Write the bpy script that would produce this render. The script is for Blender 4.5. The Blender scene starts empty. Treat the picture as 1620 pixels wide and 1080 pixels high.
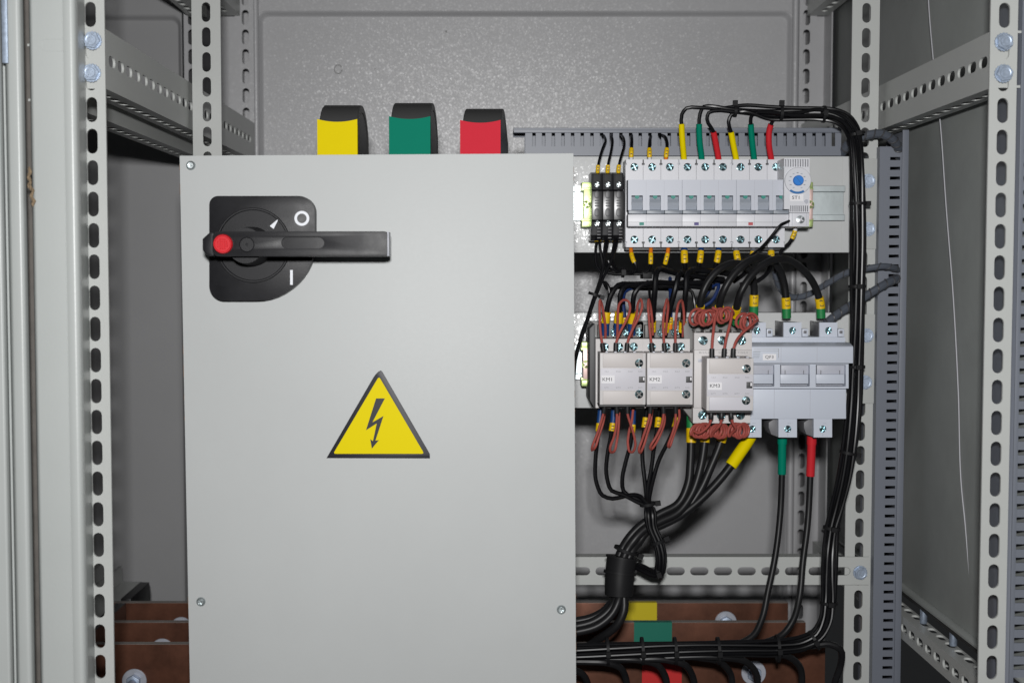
import bpy, bmesh, math, random
from mathutils import Vector, Matrix
from mathutils.geometry import tessellate_polygon
random.seed(7)
sc = bpy.context.scene
COL = sc.collection

# ---------------------------------------------------------------- camera, world, light, exposure
F, VX, VY, CX, CY, CZ = 2070.0, 782.0, 435.0, 810.0, 540.0, 1.2
TH = math.atan((CY - VY) / F)
cam = bpy.data.objects.new('camera', bpy.data.cameras.new('camera'))
COL.objects.link(cam); sc.camera = cam
cam.location = (0, 0, CZ)
cam.rotation_euler = (math.pi / 2 - TH, 0, 0)
cam.data.sensor_width = 36.0
cam.data.lens = 36.0 * F / 1620.0
cam.data.shift_x = (CX - VX) / 1620.0
cam.data.clip_start, cam.data.clip_end = 0.02, 30
cam.data.dof.use_dof = True
cam.data.dof.focus_distance = 1.24
cam.data.dof.aperture_fstop = 9.0

w = bpy.data.worlds.new('World'); sc.world = w; w.use_nodes = True
w.node_tree.nodes['Background'].inputs[0].default_value = (0.92, 0.96, 1.0, 1)
w.node_tree.nodes['Background'].inputs[1].default_value = 0.014

fl = bpy.data.lights.new('camera_flash', 'AREA')
fl.shape = 'RECTANGLE'; fl.size = 0.06; fl.size_y = 0.04
fl.spread = math.radians(155); fl.energy = 11.7; fl.color = (1.0, 0.995, 0.99)
flo = bpy.data.objects.new('camera_flash', fl); COL.objects.link(flo)
flo.location = (0.0, -0.06, CZ + 0.102)
flo.rotation_euler = (math.pi / 2 - math.radians(3.0), 0, 0)

sc.view_settings.view_transform = 'Standard'
sc.view_settings.look = 'None'
sc.view_settings.exposure = 0.0
sc.view_settings.gamma = 1.0
sc.render.engine = 'CYCLES'
try:
    sc.cycles.use_denoising = True
    sc.cycles.denoiser = 'OPENIMAGEDENOISE'
except Exception:
    pass
sc.cycles.max_bounces = 6
sc.cycles.caustics_reflective = False
sc.cycles.caustics_refractive = False

# ---------------------------------------------------------------- helpers
def W(px, py, Y):
    """point at depth Y seen at photograph pixel (px, py)"""
    a, b = (px - VX) / F, (CY - py) / F
    dy = math.cos(TH) + math.sin(TH) * b
    dz = -math.sin(TH) + math.cos(TH) * b
    t = Y / dy
    return Vector((a * t, Y, CZ + dz * t))

def S(px, Y):
    return px * Y / F

WL = {}
MVAR = {}
def setp(o, label=None, cat=None, group=None, kind=None):
    if label: o['label'] = label
    if cat: o['category'] = cat
    if group: o['group'] = group
    if kind: o['kind'] = kind
    return o

def thing(name, label, cat, loc, group=None):
    o = bpy.data.objects.new(name, None); COL.objects.link(o)
    o.empty_display_size = 0.02
    o.location = loc; WL[o.name] = Vector(loc)
    return setp(o, label, cat, group)

class MB:
    def __init__(s): s.v, s.f = [], []
    def add(s, v, f):
        n = len(s.v); s.v += [Vector(p) for p in v]; s.f += [tuple(i + n for i in q) for q in f]
        return s
    def box(s, x0, y0, z0, x1, y1, z1):
        if x0 > x1: x0, x1 = x1, x0
        if y0 > y1: y0, y1 = y1, y0
        if z0 > z1: z0, z1 = z1, z0
        return s.add([(x0,y0,z0),(x1,y0,z0),(x1,y1,z0),(x0,y1,z0),(x0,y0,z1),(x1,y0,z1),(x1,y1,z1),(x0,y1,z1)],
                     [(0,1,5,4),(1,2,6,5),(2,3,7,6),(3,0,4,7),(4,5,6,7),(3,2,1,0)])
    def prism(s, outer, holes, w0, w1, m=None):
        """2D outline (u,v) with holes, from w0 to w1; default u=x, v=z, w=y"""
        m = m or (lambda u, v, w: (u, w, v))
        loops = [outer] + list(holes)
        flat = [p for l in loops for p in l]
        tris = tessellate_polygon([[Vector((p[0], p[1], 0)) for p in l] for l in loops])
        n = len(flat)
        v = [m(p[0], p[1], w0) for p in flat] + [m(p[0], p[1], w1) for p in flat]
        f = [tuple(t) for t in tris] + [tuple(i + n for i in reversed(t)) for t in tris]
        k = 0
        for l in loops:
            c = len(l)
            for i in range(c):
                a, b = k + i, k + (i + 1) % c
                f.append((a, b, b + n, a + n))
            k += c
        return s.add(v, f)
    def strip(s, u0, u1, v0, v1, holes, w0, w1, m=None):
        """rectangle u0..u1, v0..v1 with a row of holes ordered along its longer side, cut cell by cell"""
        m = m or (lambda u, v, w: (u, w, v))
        if not holes: return s.prism([(u0, v0), (u1, v0), (u1, v1), (u0, v1)], [], w0, w1, m)
        al = 1 if abs(v1 - v0) >= abs(u1 - u0) else 0
        lo, hi = (min(v0, v1), max(v0, v1)) if al else (min(u0, u1), max(u0, u1))
        hs = sorted(holes, key=lambda h: sum(p[al] for p in h))
        cs = [sum(p[al] for p in h) / len(h) for h in hs]
        cut = [lo] + [(a + b) / 2 for a, b in zip(cs, cs[1:])] + [hi]
        for i, h in enumerate(hs):
            a, b = cut[i], cut[i + 1]
            o = [(u0, a), (u1, a), (u1, b), (u0, b)] if al else [(a, v0), (b, v0), (b, v1), (a, v1)]
            loops = [o, h]; flat = o + list(h); n = len(flat)
            tris = tessellate_polygon([[Vector((p[0], p[1], 0)) for p in l] for l in loops])
            v = [m(p[0], p[1], w0) for p in flat] + [m(p[0], p[1], w1) for p in flat]
            f = [tuple(t) for t in tris] + [tuple(j + n for j in reversed(t)) for t in tris]
            ed = [(1, 2), (3, 0)] if al else [(0, 1), (2, 3)]
            if i == 0: ed.append((0, 1) if al else (3, 0))
            if i == len(hs) - 1: ed.append((2, 3) if al else (1, 2))
            for p, q in ed: f.append((p, q, q + n, p + n))
            c = len(h)
            for j in range(c):
                p, q = 4 + j, 4 + (j + 1) % c
                f.append((p, q, q + n, p + n))
            s.add(v, f)
        return s
    def tube(s, pts, r, sides=10, cap=True):
        n = len(pts); rr = r if isinstance(r, (list, tuple)) else [r] * n
        t0 = (pts[1] - pts[0]).normalized()
        up = Vector((0, 1, 0)) if abs(t0.y) < 0.9 else Vector((1, 0, 0))
        nrm = (up - t0 * up.dot(t0)).normalized()
        v, f = [], []
        for i in range(n):
            t = (pts[min(i + 1, n - 1)] - pts[max(i - 1, 0)])
            t = t.normalized() if t.length > 1e-9 else t0
            nrm = nrm - t * nrm.dot(t)
            nrm = nrm.normalized() if nrm.length > 1e-9 else Vector((0, 1, 0))
            b = t.cross(nrm)
            for k in range(sides):
                a = 2 * math.pi * k / sides
                v.append(pts[i] + (nrm * math.cos(a) + b * math.sin(a)) * rr[i])
        for i in range(n - 1):
            for k in range(sides):
                k2 = (k + 1) % sides
                f.append((i*sides+k, i*sides+k2, (i+1)*sides+k2, (i+1)*sides+k))
        if cap:
            f.append(tuple(reversed(range(sides)))); f.append(tuple((n-1)*sides + k for k in range(sides)))
        return s.add(v, f)
    def lathe(s, prof, c, axis='y', n=20):
        """prof: (radius, distance along axis); axis y points to the camera (-y)"""
        c = Vector(c); v, f = [], []
        for (r, d) in prof:
            for k in range(n):
                a = 2 * math.pi * k / n
                if axis == 'y': v.append(c + Vector((r * math.cos(a), -d, r * math.sin(a))))
                elif axis == 'z': v.append(c + Vector((r * math.cos(a), r * math.sin(a), d)))
                else: v.append(c + Vector((d, r * math.cos(a), r * math.sin(a))))
        m = len(prof)
        for i in range(m - 1):
            for k in range(n):
                k2 = (k + 1) % n
                f.append((i*n+k, i*n+k2, (i+1)*n+k2, (i+1)*n+k))
        f.append(tuple(reversed(range(n)))); f.append(tuple((m-1)*n + k for k in range(n)))
        return s.add(v, f)
    def mesh(s, name, bevel=0.0, seg=2, angle=35, origin=None):
        c = Vector(origin) if origin is not None else sum(s.v, Vector()) / max(1, len(s.v))
        bm = bmesh.new()
        vs = [bm.verts.new(p - c) for p in s.v]
        for q in s.f:
            try: bm.faces.new([vs[i] for i in q])
            except ValueError: pass
        bmesh.ops.remove_doubles(bm, verts=bm.verts, dist=1e-7)
        bmesh.ops.recalc_face_normals(bm, faces=bm.faces)
        if bevel > 0:
            es = [e for e in bm.edges if len(e.link_faces) == 2 and e.calc_face_angle(0) > math.radians(30)]
            bmesh.ops.bevel(bm, geom=es, offset=bevel, segments=seg, affect='EDGES', profile=0.6, clamp_overlap=True)
        me = bpy.data.meshes.new(name); bm.to_mesh(me); bm.free()
        for p in me.polygons: p.use_smooth = True
        try: me.set_sharp_from_angle(angle=math.radians(angle))
        except Exception: pass
        return me, c

def place(name, me, c, mat, parent=None, **props):
    o = bpy.data.objects.new(name, me); COL.objects.link(o)
    if mat is not None:
        if not me.materials: me.materials.append(mat)
        elif me.materials[0] is not mat:
            key = (me.name.split('.')[0], mat.name)
            if key not in MVAR:
                m2 = me.copy(); m2.materials.clear(); m2.materials.append(mat); MVAR[key] = m2
            o.data = MVAR[key]
    c = Vector(c)
    if parent is not None:
        o.parent = parent; o.location = c - WL[parent.name]
    else: o.location = c
    WL[o.name] = c
    return setp(o, **props)

def obj(name, mb, mat, parent=None, bevel=0.0, seg=2, angle=35, **props):
    me, c = mb.mesh(name, bevel, seg, angle)
    return place(name, me, c, mat, parent, **props)

def pp(pts, Y):
    r = []
    for p in pts:
        q = W(p[0], p[1], Y); r.append((q.x, q.z))
    return r

def rect(x0, y0, x1, y1): return [(x0, y0), (x1, y0), (x1, y1), (x0, y1)]
def circ(cx, cy, r, n=20, a0=0): return [(cx + r*math.cos(a0 + 2*math.pi*i/n), cy + r*math.sin(a0 + 2*math.pi*i/n)) for i in range(n)]
def rrect(x0, y0, x1, y1, r, n=5):
    if not isinstance(r, (list, tuple)): r = [r] * 4   # corners: (x0,y0) (x1,y0) (x1,y1) (x0,y1)
    cs = [(x0 + r[0], y0 + r[0], math.pi, r[0]), (x1 - r[1], y0 + r[1], -math.pi/2, r[1]), (x1 - r[2], y1 - r[2], 0, r[2]), (x0 + r[3], y1 - r[3], math.pi/2, r[3])]
    return [(cx + q*math.cos(a + math.pi/2*i/n), cy + q*math.sin(a + math.pi/2*i/n)) for cx, cy, a, q in cs for i in range(n + 1)]
def stadium(cx, cy, wd, ht, n=6):
    r = min(wd, ht) / 2
    if ht >= wd:
        return [(cx + r*math.cos(a), cy + ht/2 - r + r*math.sin(a)) for a in [math.pi*i/n for i in range(n+1)]] + \
               [(cx + r*math.cos(a), cy - ht/2 + r + r*math.sin(a)) for a in [math.pi + math.pi*i/n for i in range(n+1)]]
    return [(cx - wd/2 + r + r*math.cos(a), cy + r*math.sin(a)) for a in [math.pi/2 + math.pi*i/n for i in range(n+1)]] + \
           [(cx + wd/2 - r + r*math.cos(a), cy + r*math.sin(a)) for a in [-math.pi/2 + math.pi*i/n for i in range(n+1)]]

def fbox(name, x0, y0, x1, y1, Y, depth, mat, parent=None, bevel=0.0004, seg=2, **props):
    """box whose front face fills the pixel rectangle at depth Y"""
    ym, xm = (y0 + y1) / 2, (x0 + x1) / 2
    mb = MB().box(W(x0, ym, Y).x, Y, W(xm, y1, Y).z, W(x1, ym, Y).x, Y + depth, W(xm, y0, Y).z)
    return obj(name, mb, mat, parent, bevel, seg, **props)

def fplate(name, outer, holes, Y, depth, mat, parent=None, bevel=0.0, **props):
    mb = MB().prism(pp(outer, Y), [pp(h, Y) for h in holes], Y, Y + depth)
    return obj(name, mb, mat, parent, bevel, **props)

def spline(P, step=0.004):
    P = [Vector(p) for p in P]
    if len(P) < 3:
        n = max(2, int((P[1]-P[0]).length/step)); return [P[0].lerp(P[1], i/n) for i in range(n+1)]
    out = []
    for i in range(len(P) - 1):
        p0 = P[i-1] if i else P[0]*2 - P[1]
        p1, p2 = P[i], P[i+1]
        p3 = P[i+2] if i + 2 < len(P) else P[-1]*2 - P[-2]
        d = (p2 - p1).length; n = max(2, min(24, int(d / step)))
        # centripetal-like: limit tangents
        def tg(a, b, c):
            d1, d2 = max((b-a).length, 1e-6), max((c-b).length, 1e-6)
            return ((b-a)/d1 * d2 + (c-b)/d2 * d1) / (d1 + d2)
        m1, m2 = tg(p0, p1, p2) * d, tg(p1, p2, p3) * d
        for k in range(n):
            t = k / n; t2, t3 = t*t, t*t*t
            out.append(p1*(2*t3-3*t2+1) + m1*(t3-2*t2+t) + p2*(-2*t3+3*t2) + m2*(t3-t2))
    out.append(P[-1])
    return out

def sub(path, s0, s1):
    L = [0.0]
    for i in range(1, len(path)): L.append(L[-1] + (path[i] - path[i-1]).length)
    T = L[-1]
    if s0 < 0: s0 += T
    if s1 <= 0: s1 += T
    def at(s):
        for i in range(1, len(L)):
            if L[i] >= s:
                k = (s - L[i-1]) / max(1e-9, L[i] - L[i-1]); return path[i-1].lerp(path[i], k)
        return path[-1]
    return [at(s0)] + [p for p, l in zip(path, L) if s0 + 1e-5 < l < s1 - 1e-5] + [at(s1)]

def world_pts(pts, Y=None):
    return [p if isinstance(p, Vector) else W(p[0], p[1], p[2] if len(p) > 2 else Y) for p in pts]

def cable(name, label, cat, pts, r, mat, Y=None, sleeves=(), group=None, parent=None, sides=10, step=0.004):
    path = spline(world_pts(pts, Y), step)
    mb = MB().tube(path, r, sides)
    if parent is None: o = obj(name, mb, mat, None, label=label, cat=cat, group=group)
    else: o = obj(name, mb, mat, parent)
    for (n, s0, s1, rs, m) in sleeves:
        sp_ = sub(path, s0, s1)
        mo = obj(n, MB().tube(sp_, rs, 12), m, o)
        if n == 'marker' and s1 - s0 > .006 and rs < .0043:
            for fr in (.3, .7):   # dark printed strokes on the marker
                c = sub(sp_, (s1 - s0)*fr, (s1 - s0)*fr + .0003)[0] - Vector((0, rs, 0))
                h = rs * .42
                obj('print', MB().box(c.x - h, c.y - .00015, c.z - .00045, c.x + h, c.y + .0004, c.z + .00045), MAT['ink'], mo)
    return o, path

# ---------------------------------------------------------------- materials
MAT = {}
def mk(name, col, rough=0.45, metal=0.0, spec=0.5, bump=0.0, bscale=500, var=0.0, vscale=8, coat=0.0, rvar=0.0, trans=0.0):
    m = bpy.data.materials.new(name); m.use_nodes = True
    nt = m.node_tree; N, L = nt.nodes, nt.links; b = N['Principled BSDF']
    b.inputs['Base Color'].default_value = (*col, 1)
    b.inputs['Roughness'].default_value = rough
    b.inputs['Metallic'].default_value = metal
    b.inputs['Specular IOR Level'].default_value = spec
    b.inputs['Coat Weight'].default_value = coat
    b.inputs['Coat Roughness'].default_value = 0.12
    b.inputs['Transmission Weight'].default_value = trans
    tc = N.new('ShaderNodeTexCoord')
    if bump:
        n1 = N.new('ShaderNodeTexNoise'); n1.inputs['Scale'].default_value = bscale; n1.inputs['Detail'].default_value = 2
        L.new(tc.outputs['Object'], n1.inputs['Vector'])
        bp = N.new('ShaderNodeBump'); bp.inputs['Strength'].default_value = bump; bp.inputs['Distance'].default_value = 0.0006
        L.new(n1.outputs['Fac'], bp.inputs['Height']); L.new(bp.outputs['Normal'], b.inputs['Normal'])
        if coat: L.new(bp.outputs['Normal'], b.inputs['Coat Normal'])
    if var:
        n2 = N.new('ShaderNodeTexNoise'); n2.inputs['Scale'].default_value = vscale; n2.inputs['Detail'].default_value = 6; n2.inputs['Roughness'].default_value = 0.65
        L.new(tc.outputs['Object'], n2.inputs['Vector'])
        mr = N.new('ShaderNodeMapRange'); mr.inputs['From Min'].default_value = 0.3; mr.inputs['From Max'].default_value = 0.7
        mr.inputs['To Min'].default_value = 1 - var; mr.inputs['To Max'].default_value = 1 + var
        L.new(n2.outputs['Fac'], mr.inputs['Value'])
        hs = N.new('ShaderNodeHueSaturation'); hs.inputs['Color'].default_value = (*col, 1)
        L.new(mr.outputs['Result'], hs.inputs['Value']); L.new(hs.outputs['Color'], b.inputs['Base Color'])
        if rvar:
            m2 = N.new('ShaderNodeMapRange'); m2.inputs['From Min'].default_value = 0.3; m2.inputs['From Max'].default_value = 0.7
            m2.inputs['To Min'].default_value = rough - rvar; m2.inputs['To Max'].default_value = rough + rvar
            L.new(n2.outputs['Fac'], m2.inputs['Value']); L.new(m2.outputs['Result'], b.inputs['Roughness'])
    MAT[name] = m
    return m

mk('panel_paint', (0.462, 0.476, 0.474), 0.50, spec=0.16, bump=0.07, bscale=350, var=0.03, vscale=4, rvar=0.08)
mk('frame_paint', (0.45, 0.462, 0.448), 0.42, bump=0.10, bscale=450, var=0.03, vscale=9)
mk('cool_paint', (0.445, 0.467, 0.457), 0.38, bump=0.12, bscale=450, var=0.025, vscale=9)
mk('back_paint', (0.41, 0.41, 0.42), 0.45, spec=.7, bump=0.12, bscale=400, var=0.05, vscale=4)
mk('back_paint_dim', (0.30, 0.30, 0.305), 0.45, bump=0.12, bscale=400, var=0.05, vscale=4)  # back wall paint darkened to stand in for the flash falling off sideways
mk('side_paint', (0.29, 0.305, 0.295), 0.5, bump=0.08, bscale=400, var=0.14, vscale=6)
mk('plate_paint', (0.54, 0.55, 0.55), 0.42, spec=.5, bump=0.1, bscale=380, var=0.03, vscale=9)
mk('rust_edge', (0.16, 0.075, 0.03), 0.8, var=0.3, vscale=60)
mk('zinc', (0.40, 0.47, 0.58), 0.48, metal=0.7, bump=0.1, bscale=600, var=0.2, vscale=220)
mk('steel_screw', (0.30, 0.46, 0.50), 0.20, metal=1.0, bump=0.25, bscale=700)
mk('din_zinc', (0.50, 0.55, 0.56), 0.38, metal=0.85, bump=0.1, bscale=200, var=0.08, vscale=30)
mk('chromate', (0.50, 0.62, 0.26), 0.40, metal=0.75, var=0.35, vscale=120)
mk('chromate_pink', (0.68, 0.50, 0.46), 0.42, metal=0.5, var=0.1, vscale=90)
mk('black_plastic', (0.012, 0.012, 0.013), 0.42, spec=.3, bump=0.06, bscale=900, var=0.15, vscale=40)
mk('handle_plastic', (0.010, 0.010, 0.0118), 0.42, spec=.22, bump=0.10, bscale=1400, var=0.2, vscale=35, rvar=0.06)
mk('dark_plastic', (0.05, 0.05, 0.055), 0.45)
mk('grey_dark_plastic', (0.13, 0.13, 0.135), 0.5)
mk('pvc_black', (0.005, 0.005, 0.006), 0.30, spec=.25, var=0.2, vscale=60)
mk('pvc_thick', (0.010, 0.010, 0.011), 0.42, spec=.28, var=0.3, vscale=40)
mk('pvc_blue', (0.006, 0.022, 0.10), 0.4)
mk('pvc_red', (0.34, 0.074, 0.06), 0.5, spec=.3, var=0.12, vscale=80)
mk('boot_black', (0.01, 0.01, 0.011), 0.5)
mk('tie_black', (0.012, 0.012, 0.013), 0.5, spec=.15)
mk('shrink_yellow', (0.72, 0.57, 0.0), 0.6, spec=.06, var=0.05)
mk('shrink_green', (0.0, 0.18, 0.115), 0.6, spec=.06, var=0.05)
mk('shrink_red', (0.52, 0.02, 0.028), 0.55, spec=.1, var=0.05)
mk('shrink_pink_red', (0.58, 0.025, 0.045), 0.6, spec=.06, var=0.05)
mk('cable_green', (0.01, 0.19, 0.05), 0.5)
mk('marker_yellow', (0.72, 0.46, 0.0), 0.45, var=0.06, vscale=200)
mk('ferrule_orange', (0.75, 0.20, 0.01), 0.45)
mk('ferrule_blue', (0.006, 0.045, 0.17), 0.45)
mk('ferrule_grey', (0.16, 0.17, 0.19), 0.45)
mk('ferrule_white', (0.7, 0.7, 0.72), 0.45)
mk('white_plastic', (0.60, 0.605, 0.64), 0.42, var=0.02)
mk('warm_plastic', (0.57, 0.55, 0.545), 0.45, spec=.3, var=0.02)
mk('cover_plastic', (0.545, 0.512, 0.50), 0.45, spec=.3, var=0.02)
mk('lilac_plastic', (0.56, 0.55, 0.59), 0.45, spec=.3, var=0.02)
mk('fuse_plastic', (0.52, 0.555, 0.63), 0.42, var=0.02)
mk('fuse_grey', (0.42, 0.43, 0.48), 0.42)
mk('fuse_dark', (0.13, 0.13, 0.14), 0.5)
mk('contactor_base', (0.16, 0.155, 0.15), 0.5)
mk('contactor_black', (0.035, 0.035, 0.037), 0.5)
mk('toggle_grey', (0.36, 0.39, 0.44), 0.4)
mk('cover_shaded', (0.485, 0.505, 0.565), 0.42, var=0.02)  # white plastic greyed in colour for the cover's slope away from the flash
mk('link_grey', (0.20, 0.225, 0.26), 0.4)
mk('duct_plastic', (0.15, 0.163, 0.195), 0.45, var=0.03)
mk('paper', (0.76, 0.75, 0.77), 0.6)
mk('ink', (0.01, 0.01, 0.012), 0.6)
mk('ink_grey', (0.30, 0.30, 0.31), 0.6)
mk('mark_white', (0.68, 0.70, 0.74), 0.5)
mk('button_red', (0.55, 0.012, 0.02), 0.35, spec=.3)
mk('knob_blue', (0.0, 0.17, 0.60), 0.4)
mk('dial_blue', (0.01, 0.13, 0.36), 0.4)
mk('tag_green', (0.0, 0.22, 0.17), 0.5)
mk('tag_violet', (0.06, 0.04, 0.20), 0.5)
mk('tag_red', (0.45, 0.06, 0.07), 0.5)
mk('sign_black', (0.012, 0.012, 0.018), 0.45, spec=.3)
mk('sign_yellow', (0.70, 0.57, 0.0), 0.5, spec=.08)
mk('copper', (0.15, 0.062, 0.038), 0.40, metal=0.55, var=0.4, vscale=22, bump=0.08, bscale=120)
mk('copper_edge', (0.27, 0.24, 0.22), 0.6, var=0.2, vscale=30)
mk('sticker_yellow', (0.60, 0.48, 0.0), 0.5)
mk('sticker_green', (0.0, 0.15, 0.10), 0.5)
mk('sticker_red', (0.50, 0.015, 0.015), 0.5)
mk('spiral_grey', (0.075, 0.085, 0.105), 0.35)
mk('wire_white', (0.45, 0.45, 0.48), 0.5)
mk('gasket', (0.02, 0.02, 0.02), 0.7)
mk('seal_grey', (0.12, 0.11, 0.10), 0.8, var=.2, vscale=40)
mk('stain', (0.29, 0.29, 0.29), 0.6)
mk('foam', (0.22, 0.16, 0.10), 0.9, var=0.4, vscale=300)
M = MAT
def flakes(name, scale, tilt, weight, rough):
    m = MAT[name]; nt = m.node_tree; N, L = nt.nodes, nt.links; b = N['Principled BSDF']
    tc = N.new('ShaderNodeTexCoord'); vo = N.new('ShaderNodeTexVoronoi'); vo.inputs['Scale'].default_value = scale
    L.new(tc.outputs['Object'], vo.inputs['Vector'])
    a = N.new('ShaderNodeVectorMath'); a.operation = 'SUBTRACT'; a.inputs[1].default_value = (.5, .5, .5); L.new(vo.outputs['Color'], a.inputs[0])
    c = N.new('ShaderNodeVectorMath'); c.operation = 'SCALE'; c.inputs['Scale'].default_value = tilt; L.new(a.outputs[0], c.inputs[0])
    g = N.new('ShaderNodeNewGeometry'); d = N.new('ShaderNodeVectorMath'); d.operation = 'ADD'
    L.new(g.outputs['Normal'], d.inputs[0]); L.new(c.outputs[0], d.inputs[1])
    e = N.new('ShaderNodeVectorMath'); e.operation = 'NORMALIZE'; L.new(d.outputs[0], e.inputs[0])
    b.inputs['Coat Weight'].default_value = weight; b.inputs['Coat Roughness'].default_value = rough
    L.new(e.outputs[0], b.inputs['Coat Normal'])
flakes('back_paint', 620, .20, 0.45, 0.30)
flakes('plate_paint', 720, .22, 0.9, 0.16)
flakes('panel_paint', 620, .10, 0.035, 0.36)

# ---------------------------------------------------------------- shared small hardware
def screw_mesh(name, r, recess=True):
    mb = MB()
    c = 0.16 * r; k = 0.78 * r
    cross = [(-c,-k),(c,-k),(c,-c),(k,-c),(k,c),(c,c),(c,k),(-c,k),(-c,c),(-k,c),(-k,-c),(-c,-c)]
    mb.prism(circ(0, 0, r * 0.98, 24), [cross], -0.0012, 0.0003)
    for p in mb.v:
        if p.y < 0: p.y += 0.0011 * min(1, (math.hypot(p.x, p.z) / r) ** 2)
    mb.lathe([(r, -0.0012), (r, 0.0004), (r*0.985, 0.0008)], (0, 0.0014, 0), n=24)
    return mb.mesh(name, origin=(0, 0, 0))[0]
SCREW = screw_mesh('terminal_screw', 0.0040)
SCREW_BIG = screw_mesh('terminal_screw_big', 0.0045)
def panel_screw_mesh():
    mb = MB()
    r = 0.0040; c, k = 0.0005, 0.0021
    cross = [(-c,-k),(c,-k),(c,-c),(k,-c),(k,c),(c,c),(c,k),(-c,k),(-c,c),(-k,c),(-k,-c),(-c,-c)]
    mb.prism(circ(0, 0, 0.0026, 16), [cross], -0.0030, -0.0018)
    mb.lathe([(r, 0.0), (r, 0.0006), (r*0.9, 0.0015), (r*0.66, 0.0021), (0.0020, 0.0019)], (0, 0, 0), n=24)
    return mb.mesh('screw', origin=(0, 0, 0))[0]
PSCREW = panel_screw_mesh()
def bolt_mesh(r=0.0066):
    mb = MB()
    # toothed washer
    t = []
    for i in range(36):
        a = 2*math.pi*i/36; q = r*1.16 if i % 2 else r*1.05
        t.append((q*math.cos(a), q*math.sin(a)))
    mb.prism(t, [], -0.0014, 0.0)
    hexo = [(r*math.cos(math.pi/3*i + .2), r*math.sin(math.pi/3*i + .2)) for i in range(6)]
    mb.prism(hexo, [], -0.0050, -0.0015)
    mb.lathe([(r*.80, 0.0048), (r*.78, 0.0053), (r*.64, 0.0053), (r*.60, 0.00505), (r*.1, 0.00505)], (0, 0, 0), n=18)
    for k in range(7):
        a = .5 + k*.62; q = Vector((math.cos(a), 0, math.sin(a))) * r * .36
        mb.box(q.x - .0004, -.0053, q.z - .0003, q.x + .0004, -.0050, q.z + .0003)
    return mb.mesh('bolt', bevel=0.0002, seg=1, angle=18, origin=(0, 0, 0))[0]
BOLT = bolt_mesh()
def put(name, me, mat, loc, parent, roll=0.0, **props):
    o = place(name, me, loc, mat, parent, **props)
    o.rotation_euler = (0, roll, 0)
    return o
def screw(px, py, Y, parent, me=None, name='screw', mat='steel_screw'):
    return put(name, me or SCREW, M[mat], W(px, py, Y), parent, random.uniform(0, 1.5))
def bolt(px, py, Y, parent):
    return put('bolt', BOLT, M['zinc'], W(px, py, Y), parent, random.uniform(0, 1.0))

def text(name, s, px, py, Y, hpx, mat, parent, rot=0.0, bold=0.0, sx=1.0):
    cu = bpy.data.curves.new('t', 'FONT'); cu.body = s; cu.align_x = 'CENTER'; cu.align_y = 'CENTER'
    cu.size = S(hpx, Y) / 0.70; cu.offset = bold * cu.size; cu.extrude = 0.00008; cu.resolution_u = 3
    to = bpy.data.objects.new('t', cu); COL.objects.link(to)
    dg = bpy.context.evaluated_depsgraph_get(); dg.update()
    me = bpy.data.meshes.new_from_object(to.evaluated_get(dg))
    bpy.data.objects.remove(to); bpy.data.curves.remove(cu)
    R = Matrix.Rotation(math.pi/2, 4, 'X') @ Matrix.Rotation(rot, 4, 'Z') @ Matrix.Diagonal((sx, 1, 1, 1))
    me.transform(R); me.name = name
    me.materials.clear()
    return place(name, me, W(px, py, Y), M[mat], parent)

# ================================================================ STRUCTURE
Z0, Z1 = CZ - 0.62, CZ + 0.46
# ---- back wall: pressed door with a raised rim, running on behind the neighbouring section
YB = 1.730
def xb(px): return (px - VX) / F * YB
def pressed_wall(xl, xr, rx0, rx1, ztop, label, mat='back_paint'):
    mb = MB(); A = rrect(rx0, Z0 + .05, rx1, ztop, .012, 6); B = rrect(rx0 + .0065, Z0 + .0565, rx1 - .0065, ztop - .0065, .009, 6)
    mb.prism([(xl, Z0), (xr, Z0), (xr, Z1), (xl, Z1)], [A], YB, YB + .0012)
    n = len(A); prev = None; v = []; f = []
    K = 6
    for k in range(K + 1):
        t = k / K; d = .5 - .5*math.cos(math.pi*t)
        v += [(p[0]*(1-t) + q[0]*t, YB + .0008 + .0078*d, p[1]*(1-t) + q[1]*t) for p, q in zip(A, B)]
    for k in range(K):
        for i in range(n): f.append((k*n + i, k*n + (i+1) % n, (k+1)*n + (i+1) % n, (k+1)*n + i))
    mb.add(v, f)
    o = obj('back_wall', mb, M[mat], kind='structure', label=label, angle=50)
    C = rrect(rx0 + .0055, Z0 + .0555, rx1 - .0055, ztop - .0055, .009, 6)
    obj('pressed_field', MB().prism(C, [], YB + .0085, YB + .0098), M[mat], o)
    return o
pressed_wall(xb(404), xb(1262), xb(411), xb(1249.5), W(800, 17.5, YB).z, 'pale grey sheet steel back wall with a pressed rectangular rim')
bw = bpy.data.objects['pressed_field']
YF = YB + .0083
obj('stain_ring', MB().tube(spline([W(535 + 6*math.cos(a), 110 + 7*math.sin(a), YF) for a in [2*math.pi*k/14 for k in range(14)]]), .0007, 6), M['stain'], bw)
obj('speck', MB().lathe([(.0016, -.0004), (.0012, .0003), (.0003, .0004)], W(706, 50, YF), n=7), M['stain'], bw)
obj('speck', MB().lathe([(.0008, -.0004), (.0006, .0003), (.0003, .0004)], W(593, 109, YF), n=7), M['stain'], bw)
pressed_wall(-0.95, xb(293), -0.92, xb(292), W(240, 24, YB).z, 'grey back wall of the neighbouring cabinet bay', 'back_paint_dim')
# ---- right side wall
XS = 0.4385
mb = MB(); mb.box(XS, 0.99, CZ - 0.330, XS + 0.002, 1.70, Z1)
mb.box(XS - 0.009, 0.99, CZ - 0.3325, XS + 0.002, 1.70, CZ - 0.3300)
obj('side_wall', mb, M['side_paint'], bevel=0.0005, kind='structure', label='dusty dark grey side wall of the cabinet')

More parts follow.
